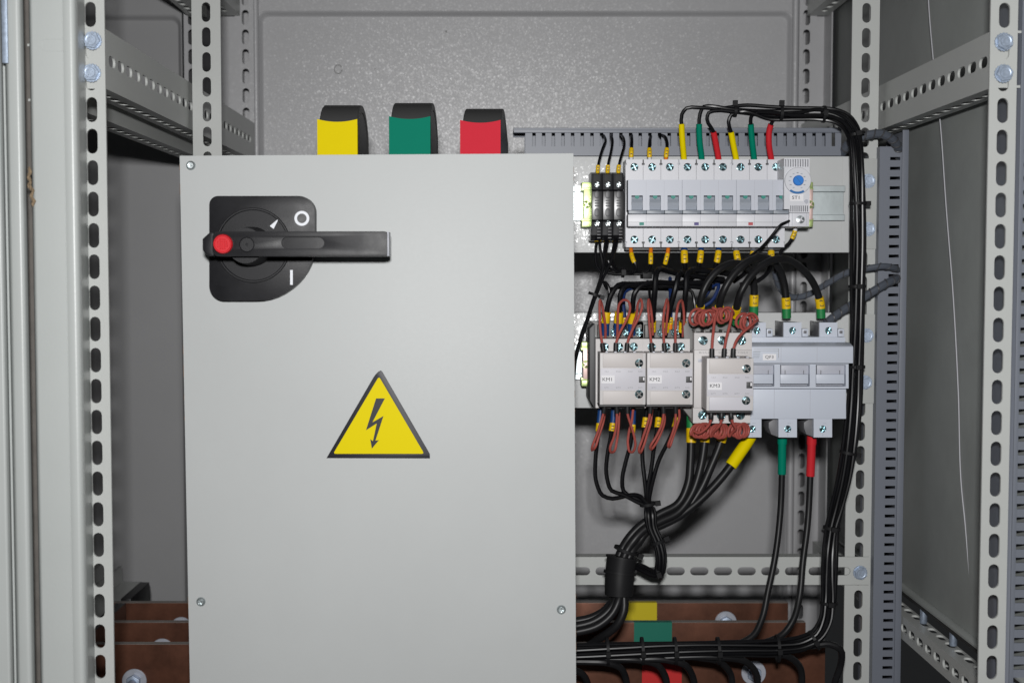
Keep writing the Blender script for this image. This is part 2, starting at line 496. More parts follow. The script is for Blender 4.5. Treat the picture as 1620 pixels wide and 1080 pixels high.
# ================================================================ CABINET FRAME
frame = thing('cabinet_frame', 'beige painted steel cabinet frame of slotted uprights, side channels and cross rail', 'frame', (0.05, 1.30, Z0))
PITCH = 0.0251
def post(x0, x1, xc, Y, zc, flange, side, mat, pitch=PITCH, slot=(0.0088, 0.0200), backing=None, skip=()):
    mb = MB(); hs = []
    k0 = math.ceil((Z0 + 0.02 - zc) / pitch); k1 = math.floor((Z1 - 0.02 - zc) / pitch)
    for k in range(k0, k1 + 1):
        hs.append(stadium(xc, zc + k * pitch, *slot))
    mb.strip(x0, x1, Z0, Z1, hs, Y, Y + 0.0022)
    # return flange running back
    xs = x0 if side < 0 else x1 - 0.0022
    hs2 = [stadium(Y + flange * 0.55, zc + k * pitch + pitch/2, 0.0088, 0.0200) for k in range(k0, k1)]
    mb.strip(Y + 0.0022, Y + flange, Z0, Z1, hs2 if flange > .02 else [], xs, xs + 0.0022, lambda u, v, w: (w, u, v))
    return obj('upright', mb, M[mat], frame)
def zpx(px, py, Y): return W(px, py, Y).z
fl_post = post(-0.3335, -0.3112, -0.3224, 1.056, zpx(150, 421.9, 1.056), 0.006, -1, 'frame_paint')
fr_post = post(0.3962, 0.4180, 0.4072, 1.056, zpx(1581, 423.3, 1.056), 0.006, 1, 'frame_paint')
ml_post = post(W(304.4,150,1.345).x, W(349.9,150,1.345).x, W(327.2,150,1.345).x, 1.345, zpx(327, 137.7, 1.345), 0.030, -1, 'frame_paint')
mr_post = post(W(1347.5,100,1.345).x, W(1390.8,100,1.345).x, W(1370,100,1.345).x, 1.345, zpx(1370, 139, 1.345), 0.030, 1, 'frame_paint')
bl_post = post(W(373.5,120,1.72).x, W(403,120,1.72).x, W(390,120,1.72).x, 1.715, zpx(390, 121, 1.715), 0.012, -1, 'back_paint')
br_post = post(W(1262.5,120,1.72).x, W(1289.7,120,1.72).x, W(1274,120,1.72).x, 1.715, zpx(1274, 121, 1.715), 0.012, 1, 'back_paint')
nl_post = post(W(293,120,1.72).x, W(322,120,1.72).x, W(305,120,1.72).x, 1.715, zpx(305, 121, 1.715), 0.012, -1, 'back_paint')
# box sections behind the rear uprights and the corner folds beside them
for (pl, pr) in ((373.5, 403), (1262.5, 1289.7), (293, 322)):
    xa, xc = W(pl, 120, 1.72).x, W(pr, 120, 1.72).x
    mb = MB().box(xa + .0002, 1.772, Z0, xc - .0002, 1.774, Z1)
    mb.box(xa + .0002, 1.7175, Z0, xa + .0014, 1.772, Z1); mb.box(xc - .0014, 1.7175, Z0, xc - .0002, 1.772, Z1)
    obj('box_section', mb, M['back_paint'], frame)
x = W(373.5,120,1.72).x
obj('corner_fold', MB().box(x - 0.024, 1.7285, Z0, x - .0005, 1.7297, Z1), M['back_paint'], frame)
x = W(1289.7,120,1.72).x
obj('corner_fold', MB().box(x + .0005, 1.7285, Z0, x + 0.0145, 1.7297, Z1).box(x + 0.0130, 1.690, Z0, x + 0.0145, 1.7285, Z1), M['back_paint'], frame)
# rounded corner bead between rear upright and back door
for px in (407.5, 1254.5):
    mb = MB(); p = W(px, 435, 1.722)
    mb.tube([Vector((p.x, 1.724, Z0)), Vector((p.x, 1.724, Z1))], 0.0042, 12)
    obj('corner_bead', mb, M['back_paint'], frame)

def side_channel(xi, out, y0, y1, zt, zb, fw, mat='frame_paint', slots=True, topslots=False, fo=0.55):
    """channel running in depth: inner face at xi, flanges towards out (+1/-1)"""
    mb = MB(); t = 0.002 * out
    n = int((y1 - y0 - 0.02) / 0.025)
    ys = [y0 + 0.018 + 0.025 * k for k in range(n)]
    zc = (zt + zb) / 2
    hs = [stadium(y, zc, 0.0185, 0.0088) for y in ys] if slots else []
    mb.strip(y0, y1, zb, zt, hs, xi, xi + t, lambda u, v, w: (w, u, v))
    fh = lambda: [stadium(y, xi + out * fw * fo, 0.0185, 0.0080) for y in ys]
    mb.strip(y0, y1, xi + t, xi + out*fw, fh(), zb, zb + 0.002, lambda u, v, w: (v, u, w))
    mb.strip(y0, y1, xi + t, xi + out*fw, fh() if topslots else [], zt - 0.002, zt, lambda u, v, w: (v, u, w))
    return obj('side_channel', mb, M[mat], frame, bevel=0.0)
zt, zb = W(167.6, 46.2, 1.060).z, W(169, 141, 1.060).z
lc = side_channel(-0.3115, -1, 1.0585, 1.712, zt, zb, 0.024)
lc2 = side_channel(-0.350, -1, 1.0585, 1.712, zt - 0.012, zb - 0.010, 0.024)
zt, zb = W(1564.6, 49.3, 1.060).z, W(1563.4, 139.6, 1.060).z
rc = side_channel(0.3985, 1, 1.0585, 1.712, zt, zb, 0.026)
# top frame channels
ztop = W(1262, 26, 1.715).z
side_channel(0.405, 1, 1.0585, 1.712, ztop + 0.05, ztop, 0.026)
side_channel(-0.329, -1, 1.0585, 1.712, ztop + 0.05, ztop, 0.026)
side_channel(-0.372, -1, 1.0585, 1.712, ztop + 0.05, ztop - 0.002, 0.022)
# lower right channel, seen from above
lr = side_channel(0.4205, 1, 1.0585, 1.712, CZ - 0.3505, CZ - 0.3745, 0.018, slots=True, topslots=True, fo=.72)
lc3 = side_channel(-0.3115, -1, 1.0585, 1.30, CZ - 0.42, CZ - 0.47, 0.024)
mb = MB(); mb.box(XS - 0.010, 1.0, CZ - 0.3352, XS + 0.001, 1.70, CZ - 0.3328)
obj('gasket', mb, M['gasket'], frame)
for (px, py) in ((1461, 984), (1508, 1019)):
    p = W(px, py, 1); Yb = 0.4275 * F / (px - VX)
    q = W(px, py, Yb)
    mb = MB().lathe([(0.0030, -0.001), (0.0036, 0.000), (0.0036, 0.0150), (0.002, 0.0150)], q, axis='z', n=14)
    obj('stud', mb, M['zinc'], frame)
# filler plates behind the bolted slots and bolts
for (x0, x1, side) in ((-0.3325, -0.3125, fl_post), (0.3975, 0.4165, fr_post)):
    zc = W(150, 96, 1.06).z
    mb = MB().box(x0, 1.0590, zc - 0.0215, x1, 1.0610, zc + 0.0255)
    obj('end_plate', mb, M['frame_paint'], side)
bolt(147, 65, 1.056, fl_post); bolt(145.5, 116, 1.056, fl_post)
bolt(1587.5, 67, 1.056, fr_post); bolt(1587, 117, 1.056, fr_post)
for px, py in ((176, 98), (188.5, 103)):
    pass
# bottom cross rail with slots
mb = MB(); Yr = 1.3405
x0, x1 = -0.30, W(1374.5, 903, Yr).x
zt, zb = W(1300, 880.5, Yr).z, W(1300, 924.5, Yr).z
zc = W(1300, 903, Yr).z
xs0 = W(1331, 903, Yr).x
hs = [stadium(xs0 - 0.0245 * k, zc, 0.0190, 0.0086) for k in range(0, 26)]
mb.strip(x0, x1, zb, zt, hs, Yr, Yr + 0.002)
mb.box(x0, Yr + 0.002, zt - 0.002, x1 - 0.030, Yr + 0.016, zt)
mb.box(x0, Yr + 0.002, zb, x1 - 0.030, Yr + 0.016, zb + 0.002)
cr = obj('cross_rail', mb, M['frame_paint'], frame)
bolt(1360.5, 905, Yr, cr)

# ================================================================ LEFT EDGE: neighbouring door and folded jamb
def folded(name, prof, mat, z0=Z0, z1=Z1, thick=0.0016, **props):
    pts = [Vector((W(px, 435, Y).x, Y)) for px, Y in prof]
    back = [p + Vector((0, thick)) for p in reversed(pts)]
    return obj(name, MB().prism([tuple(p) for p in pts + back], [], z0, z1, lambda u, v, w: (u, v, w)), M[mat], bevel=0.0, angle=60, **props)
def arc(x0, y0, x1, y1, n=5, convex=True):
    o = []
    for i in range(n + 1):
        a = math.pi / 2 * i / n
        u, v = (math.sin(a), 1 - math.cos(a)) if convex else (1 - math.cos(a), math.sin(a))
        o.append((x0 + (x1 - x0) * u, y0 + (y1 - y0) * v))
    return o
door = folded('folded_door_edge', [(-120, 1.000), (0, 1.000)] + arc(1, 1.000, 9, 1.012) + [(10, 1.022), (14, 1.022)] + arc(15, 1.014, 21, 1.004, convex=False) + [(31, 1.0035)] + arc(33, 1.0035, 43.5, 1.016) + [(44, 1.060)], 'cool_paint',
       label='pale grey folded door edge with a zinc strip at its top', cat='door edge')
mb = MB(); q0, q1 = W(13, 104, 1.013), W(21.5, 104, 1.013)
mb.box(q0.x, 1.0008, q0.z, q1.x, 1.0030, Z1)
obj('zinc_strip', mb, M['zinc'], door, bevel=0.0003)
jamb = folded('folded_jamb', [(53, 1.055), (53.5, 1.014)] + arc(54, 1.013, 59, 1.008, convex=False) + [(104.5, 1.008), (105, 1.0083), (106, 1.0083), (106.5, 1.008), (116, 1.008)] + arc(117, 1.008, 129, 1.018) + [(139.5, 1.054)], 'cool_paint',
       label='pale grey folded steel jamb beside the bolted slotted upright', cat='jamb')
so = [(105.5, 62.5), (74, 62.5)] + [(74 + 9.5*math.cos(a), 72 + 9.5*math.sin(a)) for a in [-math.pi/2 - math.pi*i/8 for i in range(9)]] + [(74, 81.5), (105.5, 81.5)]
so = [(max(66, p[0]), p[1]) for p in so]
obj('slot_outline', MB().tube([W(p[0], p[1], 1.0080) for p in so], 0.00025, 6), M['cool_paint'], jamb)
obj('seal', MB().box(W(38, 435, 1.062).x, 1.062, Z0, W(60, 435, 1.062).x, 1.066, Z1), M['seal_grey'], jamb)
# torn bit of foam seal in the gap
mb = MB()
for i in range(14):
    py = 268 + i * 4.2; px = 46.5 + 2.0*math.sin(i*1.7) + (i*0.45 if i > 6 else 0)
    mb.lathe([(0.0002, -0.0022), (0.0011 + 0.0006*random.random(), 0), (0.0003, 0.0022)], W(px, py, 1.010 - (0.003 if i > 6 else 0)), axis='z', n=7)
obj('foam_scrap', mb, M['foam'], None, label='torn brown scrap of foam seal stuck in the door gap', cat='scrap')

# ================================================================ COVER PANEL
YP = 1.12
TL, TR, BL, BR = (284, 246.5), (907.3, 242.6), (302.5, 1190), (912, 1187)
panel = thing('cover_panel', 'large pale grey sheet steel cover panel carrying the switch handle and warning sign', 'panel', W(600, 1190, YP))
obj('sheet', MB().prism(pp([TL, TR, BR, BL], YP), [], YP, YP + 0.0016), M['panel_paint'], panel, bevel=0.0003)
for k, (a, b) in enumerate(((TL, BL), (TR, BR), (TL, TR))):
    pa, pb = W(*a, YP), W(*b, YP)
    for q in (pa, pb): q.y = YP + 0.0009
    if k == 2: pa.z += 0.0002; pb.z += 0.0002
for (px, py) in ((302, 262), (318, 951), (888, 963.5)):
    put('screw', PSCREW, M['din_zinc'], W(px, py, YP), panel, random.random())
for (px, py) in ((302, 262), (318, 951), (888, 963.5), (890, 262)):
    q = W(px, py, YP)
    obj('standoff', MB().lathe([(0.005, -0.0018), (0.005, -0.215)], q, n=12), M['din_zinc'], panel)
# rust worn edge specks
for (a, b, n) in ((TR, BR, 9), (TL, BL, 7)):
    for i in range(n):
        t = [0.02, 0.05, 0.33, 0.36, 0.40, 0.43, 0.75, 0.80, 0.83][i] + random.uniform(-.01, .01)
        q = W(a[0] + (b[0]-a[0])*t, a[1] + (b[1]-a[1])*t, YP)
        s = -1 if a is TL else 1
        h = random.uniform(0.002, 0.012)
        obj('rust_chip', MB().box(q.x - 0.0004, YP + 0.0003, q.z - h/2, q.x + 0.00025, YP + 0.0013, q.z + h/2), M['rust_edge'], panel, bevel=0.0001, seg=1)

# ---- rotary handle
hd = thing('rotary_switch_handle', 'black rotary switch handle with red button on the cover panel', 'handle', W(414, 476, YP - 0.004))
fplate('base_plate', rrect(331, 310, 498, 476, [14, 26, 92, 24], 12), [], YP - 0.012, 0.0120, M['handle_plastic'], hd, bevel=0.0022)
q = W(401, 388, YP - 0.012)
r = S(59, YP - 0.012)
obj('dial', MB().lathe([(r, -0.001), (r, 0.0010), (r*0.985, 0.0018), (r*0.95, 0.0018), (r*0.93, 0.0008), (r*0.1, 0.0008)], q, n=64), M['handle_plastic'], hd)
obj('hub', MB().lathe([(0.0165, 0.0), (0.0160, 0.016), (0.0145, 0.036), (0.002, 0.036)], W(401, 390, YP - 0.0128), n=32), M['handle_plastic'], hd)
YL = 1.058
ind = stadium(479, 384, 68, 18, 8)
lev = obj('lever', MB().prism(pp(rrect(336, 366, 613, 405.5, [10, 5, 4, 10]), YL), [pp(ind, YL)], YL, YL + 0.003).prism(pp(rrect(336, 366, 613, 405.5, [10, 5, 4, 10]), YL), [], YL + 0.0034, YL + 0.022), M['handle_plastic'], hd, bevel=0.0014)
fplate('lever_tip', [(338, 368), (331, 368), (320, 378), (320.5, 396), (329, 405), (338, 405)], [], YL + 0.004, 0.020, M['handle_plastic'], hd, bevel=0.0010)
fbox('end_cap', 612.6, 366.5, 614.8, 405, YL + 0.001, 0.020, M['fuse_grey'], hd, bevel=0.0003)
bt = obj('button', MB().lathe([(S(15.5,YL), 0.0), (S(15.5,YL), 0.0016), (S(14,YL), 0.0030), (S(13,YL), 0.0030), (S(12,YL), 0.0024), (0.0006, 0.0024)], W(353, 386, YL), n=40), M['button_red'], hd)
for (i, j) in [(i, j) for i in range(-2, 3) for j in range(-2, 3) if (i*i + j*j) <= 5]:
    p = W(353, 386, YL) + Vector((i * 0.0024 * .75, -0.0024, j * 0.0024 * .75))
    obj('stud', MB().lathe([(0.0007, 0), (0.0006, 0.0007), (0.0002, 0.0009)], p, n=8), M['button_red'], bt)
obj('plug', MB().lathe([(S(12,YL), -0.0005), (S(12,YL), 0.0004), (S(11.2,YL), 0.0007), (S(10.6,YL), 0.0001), (0.0012, 0.0001), (0.0008, -0.0004)], W(390.5, 387, YL), n=32), M['handle_plastic'], hd)
YM = YP - 0.0122
fplate('pointer', [(426.8, 357.5), (441.2, 345.4), (432.8, 362.2)], [], YP - 0.0133, 0.0004, M['mark_white'], hd)
text('off_mark', 'O', 477.5, 345.5, YM, 0.1, 'mark_white', hd) if False else fplate('off_mark', circ(477.5, 345.5, 11.8, 32), [circ(477.5, 345.5, 7.6, 32)], YM, 0.0004, M['mark_white'], hd)
fplate('on_mark', rect(459, 427, 463.2, 450.5), [], YM, 0.0004, M['mark_white'], hd)

# ---- warning sign
sg = thing('warning_sign', 'yellow triangular high voltage warning sign with black lightning bolt', 'sign', W(598, 725, YP - 0.0006))
def zz(pts): return [(500 + x/6.355, 570 + y/6.355) for x, y in pts]
def roundpoly(pts, r, n=5):
    out = []
    m = len(pts)
    for i in range(m):
        p, a, b = Vector(pts[i]), Vector(pts[i-1]), Vector(pts[(i+1) % m])
        u, v = (a-p).normalized(), (b-p).normalized()
        A, B = p + u*r, p + v*r
        for k in range(n + 1):
            t = k/n; out.append(tuple(A*(1-t)**2 + p*2*t*(1-t) + B*t*t))
    return out
fplate('backing', zz([(652,100),(668,118),(1143,938),(1145,983),(105,980),(578,168),(600,138),(625,113)]), [], YP - 0.0012, 0.0012, M['sign_black'], sg, bevel=0.0001)
fplate('face', roundpoly(zz([(632,160),(1088,937),(172,937)]), 4.5), [], YP - 0.0015, 0.0005, M['sign_yellow'], sg)
fplate('lightning_bolt', zz([(603,381),(692,381),(566,622),(678,557),(597,805),(632,800),(561,885),(545,790),(572,810),(610,632),(502,700)]), [], YP - 0.0018, 0.0004, M['sign_black'], sg)

# ================================================================ COPPER STRAPS WITH SHRINK SLEEVES (above the panel)
def strap(col, x0, x1, ytop, ycol, m, xr):
    Yf, Yr = 1.215, 1.285
    pf = W((x0+x1)/2, 0, Yf)
    xa, xb_ = W(x0, 215, Yf).x, W(x1, 215, Yf).x
    zt = W(x0, ytop, (Yf+Yr)/2).z - .0062
    zlow = W(x0, 330, Yf).z
    dx = W(xr, 230, Yr).x - xb_
    t = thing('insulated_busbar', '%s sleeved flat busbar bent over behind the cover panel' % col, 'busbar', ((xa+xb_)/2, Yf, zlow), 'sleeved busbars above the panel')
    # centre line in (y,z,shift)
    def ring(y, z, s, th, ny, nz):
        hw0, hw1 = xa + s, xb_ + s
        return [(hw0, y - ny*th, z - nz*th), (hw1, y - ny*th, z - nz*th), (hw1, y + ny*th, z + nz*th), (hw0, y + ny*th, z + nz*th)]
    R = (Yr - Yf) / 2; yc = (Yf + Yr) / 2; zc = zt - R*0.75
    path = [(Yf, zlow, 0, 1, 0)] + [(Yf, zlow + (zc - zlow)*k/4, 0, 1, 0) for k in range(1, 4)]
    for k in range(13):
        a = math.pi * k / 12
        path.append((yc - R*math.cos(a), zc + R*0.75*math.sin(a), dx * (k/12), math.cos(a), -math.sin(a)*1.0))
    path.append((Yr, zlow, dx, -1, 0))
    def sweep(path, th, grow):
        mb = MB(); v = []; f = []
        for (y, z, s, ny, nz) in path:
            q = ring(y, z, s, th, ny, nz)
            q = [(p[0] + (-grow if i in (0, 3) else grow), p[1], p[2]) for i, p in enumerate(q)]
            v += q
        for i in range(len(path) - 1):
            for k in range(4):
                k2 = (k+1) % 4
                f.append((i*4+k, i*4+k2, (i+1)*4+k2, (i+1)*4+k))
        f.append((0,1,2,3)); f.append(tuple(4*(len(path)-1)+k for k in (3,2,1,0)))
        return mb.add(v, f)
    obj('black_sleeve', sweep(path, 0.0040, 0.0), M['dark_sleeve'], t, bevel=0.0016, seg=3, angle=50)
    core = MB(); v = []; f = []
    for (y, z, sft, ny, nz) in path:
        e = .0006
        v += [(xa + sft + e, y + ny*.003, z + nz*.003), (xb_ + sft - e, y + ny*.003, z + nz*.003), (xb_ + dx/2 - e, yc, min(z, zc)), (xa + dx/2 + e, yc, min(z, zc))]
    for i in range(len(path) - 1):
        for k in range(4): f.append((i*4+k, i*4+(k+1) % 4, (i+1)*4+(k+1) % 4, (i+1)*4+k))
    obj('core', core.add(v, f), M['pvc_thick'], t)
    zcol = W(x0, ycol, Yf - .005).z
    pc = [(Yf, zlow + (zcol - .0030 - zlow)*k/6, 0, 1, 0) for k in range(7)]
    pc[-1] = (Yf + 0.0002, zcol - .0030, 0, 1, 0)
    mbc = sweep(pc, 0.0050, 0.0008)
    mid = MB(); nn = 10; v = []; f = []
    for i in range(nn + 1):   # slightly dished upper edge
        u = i / nn; x = xa - .0008 + (xb_ - xa + .0016)*u; dz = .0026*(1 - (2*u - 1)**2)
        for (yy, zz_) in ((Yf - .0050, zlow), (Yf - .0050, zcol + .0014 - dz), (Yf - .0041, zcol + .0014 - dz), (Yf - .0041, zlow)):
            v.append((x, yy - .0006, zz_))
    for i in range(nn):
        for k in range(4): f.append((i*4+k, i*4+(k+1) % 4, (i+1)*4+(k+1) % 4, (i+1)*4+k))
    f += [(0,1,2,3), tuple(4*nn + k for k in (3,2,1,0))]
    obj('sleeve_lip', mid.add(v, f), m, t)
    o = obj('colour_sleeve', mbc, m, t, bevel=0.0010, seg=2)
    return t
mk('dark_sleeve', (0.05, 0.05, 0.05), 0.48, bump=0.06, bscale=700)
strap('yellow', 504.5, 565, 163.5, 191, M['shrink_yellow'], 583)
strap('green', 617.5, 680, 160, 186.5, M['shrink_green'], 693)
strap('red', 729.5, 790.5, 169, 192.5, M['shrink_pink_red'], 804)

# ================================================================ MOUNTING PLATES, RAILS, DUCTS
YPL, YT = 1.333, 1.3425
def mount_plate(yt, yb_, tabt, tabb, bolts, label):
    p = thing('mounting_plate', label, 'mounting plate', W(1100, yb_, YPL))
    x0 = W(640, 300, YPL).x; xr = W(1345 - 0.012*(yt-247)*1.2, (yt+yb_)/2, YPL).x
    za, zb = W(1100, yt, YPL).z, W(1100, yb_, YPL).z
    mb = MB(); mb.box(x0, YPL, zb, xr, YPL + 0.002, za)
    mb.box(x0, YPL + 0.002, za - 0.002, xr, YPL + 0.022, za)
    mb.box(x0, YPL + 0.002, zb, xr, YPL + 0.022, zb + 0.002)
    obj('face', mb, M['plate_paint'], p, bevel=0.0006)
    ta, tb = W(1370, tabt, YT).z, W(1370, tabb, YT).z
    mb = MB(); mb.box(xr - 0.030, YT, tb, W(1388 - (yt-247)*.012, (tabt+tabb)/2, YT).x, YT + 0.002, ta)
    t = obj('end_tab', mb, M['frame_paint'], p, bevel=0.0004)
    xg = W(1332 - (yt-247)*.012, 320, YPL).x
    obj('fold_line', MB().box(xg - 0.0002, YPL - 0.00015, zb + 0.001, xg + 0.0002, YPL + 0.001, za - 0.001), M['frame_paint'], p)
    for (px, py) in bolts: bolt(px, py, YT, t)
    return p
mount_plate(247.5, 399.5, 251, 394, ((1373, 286.5), (1373, 362.5)), 'beige mounting plate behind the three-pole circuit breakers')
mount_plate(494.5, 645, 497, 638, ((1370.5, 530.5), (1368, 604.5)), 'beige mounting plate behind the contactors and fuse switch')

def din_rail(yc, x1, label):
    Yf = YPL - 0.0075
    zc = W(1100, yc, Yf).z; x0 = W(640, yc, Yf).x; xe = W(x1, yc, Yf).x
    h, hi = 0.0175, 0.0125
    prof = [(YPL-0.001, zc-hi), (YPL-0.001, zc+hi), (Yf+0.001, zc+hi), (Yf+0.001, zc+h), (Yf, zc+h), (Yf, zc+hi-0.001), (YPL-0.002, zc+hi-0.001), (YPL-0.002, zc-hi+0.001), (Yf, zc-hi+0.001), (Yf, zc-h), (Yf+0.001, zc-h), (Yf+0.001, zc-hi)]
    return obj('din_rail', MB().prism(prof, [], x0, xe, lambda u, v, w: (w, u, v)), M['din_zinc'], bevel=0.0003, seg=1, label=label, cat='mounting rail')
din_rail(321.5, 1337, 'zinc top-hat mounting rail holding the breakers and thermostat')
din_rail(573, 1328, 'zinc top-hat mounting rail holding the contactors and fuse switch')

# upper duct: slotted side wall faces the camera, lid on top
def hduct():
    d = thing('wiring_duct', 'grey slotted plastic wiring duct lying above the circuit breakers', 'wiring duct', W(1080, 247, 1.34))
    Yd = 1.3345
    hs = [pp(rect(842 + 15.28*k, 210.5, 847.6 + 15.28*k, 231.5), Yd) for k in range(32)]
    (ua, va), (ub, vb) = pp([(831, 246.5), (1331, 207)], Yd)
    hs = [[(u, min(max(v, va + .001), vb - .001)) for u, v in h] for h in hs]
    mb = MB().strip(ua, ub, va, vb, hs, Yd, Yd + 0.0016)
    obj('front_wall', mb, M['duct_plastic'], d)
    mb = MB().prism(pp(rect(831, 207, 1331, 246.5), Yd), [], Yd + 0.040, Yd + 0.0416)
    obj('rear_wall', mb, M['duct_plastic'], d)
    a, b = W(831, 246.5, Yd), W(1331, 246.5, Yd)
    obj('base', MB().box(a.x, Yd + .0016, a.z, b.x, Yd + .040, a.z + .0016), M['duct_plastic'], d)
    a, b = W(812.5, 202.3, Yd - .0025), W(1331.5, 202.3, Yd - .0025); c = W(812.5, 210.2, Yd - .0025)
    mb = MB().box(a.x, Yd - .0025, a.z - .0016, b.x, Yd + .044, a.z)
    mb.box(a.x, Yd - .0025, c.z, b.x, Yd - .0009, a.z - .0016)
    mb.box(a.x, Yd + .0425, c.z, b.x, Yd + .044, a.z - .0016)
    obj('lid', mb, M['duct_plastic'], d, bevel=0.0005)
hduct()
def vduct(px0, px1, s0, s1, l0, l1, Yd, ztop, zlid, zbot, yref, label, nmax=80):
    d = thing('wiring_duct', label, 'wiring duct', (W(px0, yref, Yd).x, Yd, zbot))
    X = lambda px: W(px, yref, Yd).x
    zc = W(px0, 251, Yd).z
    p = S(15.3, Yd)
    hs = []
    for k in range(nmax):
        z = zc - k*p
        if z < zbot + 0.004 or z > ztop - 0.004: continue
        hs.append([(X(s0), z - .0016), (X(s1), z - .0016), (X(s1), z + .0016), (X(s0), z + .0016)])
    mb = MB().strip(X(px0), X(l0+2), zbot, ztop, hs, Yd, Yd + .0016)
    obj('front_wall', mb, M['duct_plastic'], d)
    mb = MB().strip(X(px0), X(l0+2), zbot, ztop, [[(x, z + .0013) for x, z in h] for h in hs], Yd + .050, Yd + .0516)
    obj('rear_wall', mb, M['duct_plastic'], d)
    obj('base', MB().box(X(px0), Yd + .0016, zbot, X(px0) + .0016, Yd + .050, ztop), M['duct_plastic'], d)
    mb = MB().box(X(l0), Yd - .0025, zbot, X(l1), Yd - .0009, zlid)
    mb.box(X(l1) - .0016, Yd - .0009, zbot, X(l1), Yd + .0525, zlid)
    mb.box(X(l0), Yd + .0525, zbot, X(l1), Yd + .054, zlid)
    obj('lid', mb, M['duct_plastic'], d, bevel=0.0004)
    # little printed marks down the wall
    return d
vduct(1389, 1423, 1405.5, 1421.5, 1423.5, 1433.5, 1.334, W(1389, 232, 1.334).z, W(1424, 206, 1.334).z, Z0 + 0.02, 435, 'tall grey slotted wiring duct standing beside the bundled wires')
# outer duct past the right upright: slots open to the left against its lid
def outer_duct():
    Yd = 1.06
    d = thing('wiring_duct', 'grey slotted wiring duct outside the frame next to the bolted upright', 'wiring duct', (W(1630, 435, Yd).x, Yd, Z0 + .02))
    X = lambda px: W(px, 435, Yd).x
    hs = []
    p = S(21.6, Yd)
    for k in range(-40, 60):
        z = CZ - .1 + k*p
        if Z0 + .03 < z < Z1 - .03:
            hs.append([(X(1615), z - .0022), (X(1640), z - .0022), (X(1640), z + .0022), (X(1615), z + .0022)])
    obj('front_wall', MB().strip(X(1610), X(1660), Z0 + .02, Z1 - .02, hs, Yd, Yd + .0016), M['duct_plastic'], d)
    obj('rear_wall', MB().box(X(1610), Yd + .05, Z0 + .02, X(1660), Yd + .0516, Z1 - .02), M['duct_plastic'], d)
    mb = MB().box(X(1607), Yd - .003, Z0 + .02, X(1614), Yd - .0014, Z1 - .02)
    mb.box(X(1607), Yd - .0014, Z0 + .02, X(1607) + .0016, Yd + .053, Z1 - .02)
    obj('lid', mb, M['duct_plastic'], d, bevel=0.0004)
outer_duct()

# ================================================================ UPPER DEVICES
# ---- end clamps
def clamp(x0, x1, y0, y1, Yf, label, body, hasscrew=True):
    c = thing('end_clamp', label, 'end clamp', W((x0+x1)/2, y1, Yf))
    h = y1 - y0; w_ = x1 - x0
    fbox('body', x0 + w_*.18, y0 + h*.16, x1 - w_*.08, y1 - h*.16, Yf, 0.022, M[body], c, bevel=0.0006)
    for (a, b) in ((y0, y0 + h*.15), (y1 - h*.15, y1)):
        fbox('claw', x0, a, x1 - w_*.05, b, Yf + .004, 0.024, M['chromate'], c, bevel=0.0008)
    for (a, b) in ((y0 + h*.13, y0 + h*.19), (y1 - h*.19, y1 - h*.13)):
        fbox('lug', x0 - w_*.05, a, x1, b, Yf + .001, 0.018, M['chromate'], c, bevel=0.0004)
    if hasscrew: put('screw', SCREW, M['chromate'], W(x0 + w_*.5, (y0+y1)/2, Yf - .0004), c, .6)
clamp(920.5, 936, 288, 359, 1.300, 'yellow chromated end clamp beside the black fuse terminals', 'chromate')
clamp(1277, 1287, 288, 359, 1.302, 'pinkish end clamp beside the thermostat', 'chromate_pink')
clamp(920, 934, 541, 611, 1.295, 'pink and yellow chromated end clamp beside contactor KM1', 'chromate_pink')

# ---- black fuse terminals
for k, where in enumerate(('beside the chromated end clamp', 'in the middle of three', 'beside the green-tagged breaker')):
    x0 = 936.2 + 17.2*k; x1 = x0 + 16.6; Yf = 1.281
    t = thing('fuse_terminal', 'slim black fuse terminal ' + where, 'fuse terminal', W(x0 + 8, 379, Yf + .03), 'black fuse terminals on the upper rail')
    X0, X1 = W(x0, 325, Yf).x, W(x1, 325, Yf).x
    zs = lambda py: W(x0, py, Yf).z
    prof = [(Yf + .018, zs(270.5)), (Yf + .004, zs(275)), (Yf + .003, zs(300)), (Yf - .003, zs(303)), (Yf - .003, zs(348)), (Yf + .003, zs(350)), (Yf + .004, zs(372)), (Yf + .016, zs(380)), (Yf + .044, zs(380)), (Yf + .044, zs(270.5))]
    obj('body', MB().prism(prof, [], X0, X1, lambda u, v, w: (w, u, v)), M['black_glossy'] if 'black_glossy' in M else mk('black_glossy', (0.016, 0.016, 0.018), 0.3), t, bevel=0.0005)
    fbox('wire_port', x0 + 2.6, 276, x1 - 3, 287.5, Yf + .0028, .003, M['gasket'], t, bevel=0.0002)
    put('screw', SCREW, M['din_zinc'], W(x0 + 8.6, 292.2, Yf + .0026), t, .3).scale = (.62, .8, .62)
    put('screw', SCREW, M['din_zinc'], W(x0 + 8.9, 354, Yf + .0026), t, .9).scale = (.62, .8, .62)
    fplate('fuse_slider', stadium(x0 + 8.2, 308, 7.5, 12), [], Yf - .0042, .002, M['dark_plastic'], t, bevel=0.0004)
    for j in range(3):
        fbox('grip_rib', x0 + 4.8, 316.5 + 4*j, x0 + 12, 318.5 + 4*j, Yf - .0040, .002, M['dark_plastic'], t, bevel=0.0003)
    fplate('fuse_window', stadium(x0 + 8.2, 336, 7.5, 13), [], Yf - .0046, .002, M['dark_plastic'], t, bevel=0.0006)
    for j in range(4):
        fbox('vent_rib', x0 + 8.6, 360.5 + 5*j, x0 + 14, 362 + 5*j, Yf + .0022 + 0.0003*j, .002, M['grey_dark_plastic'], t, bevel=0.0002)

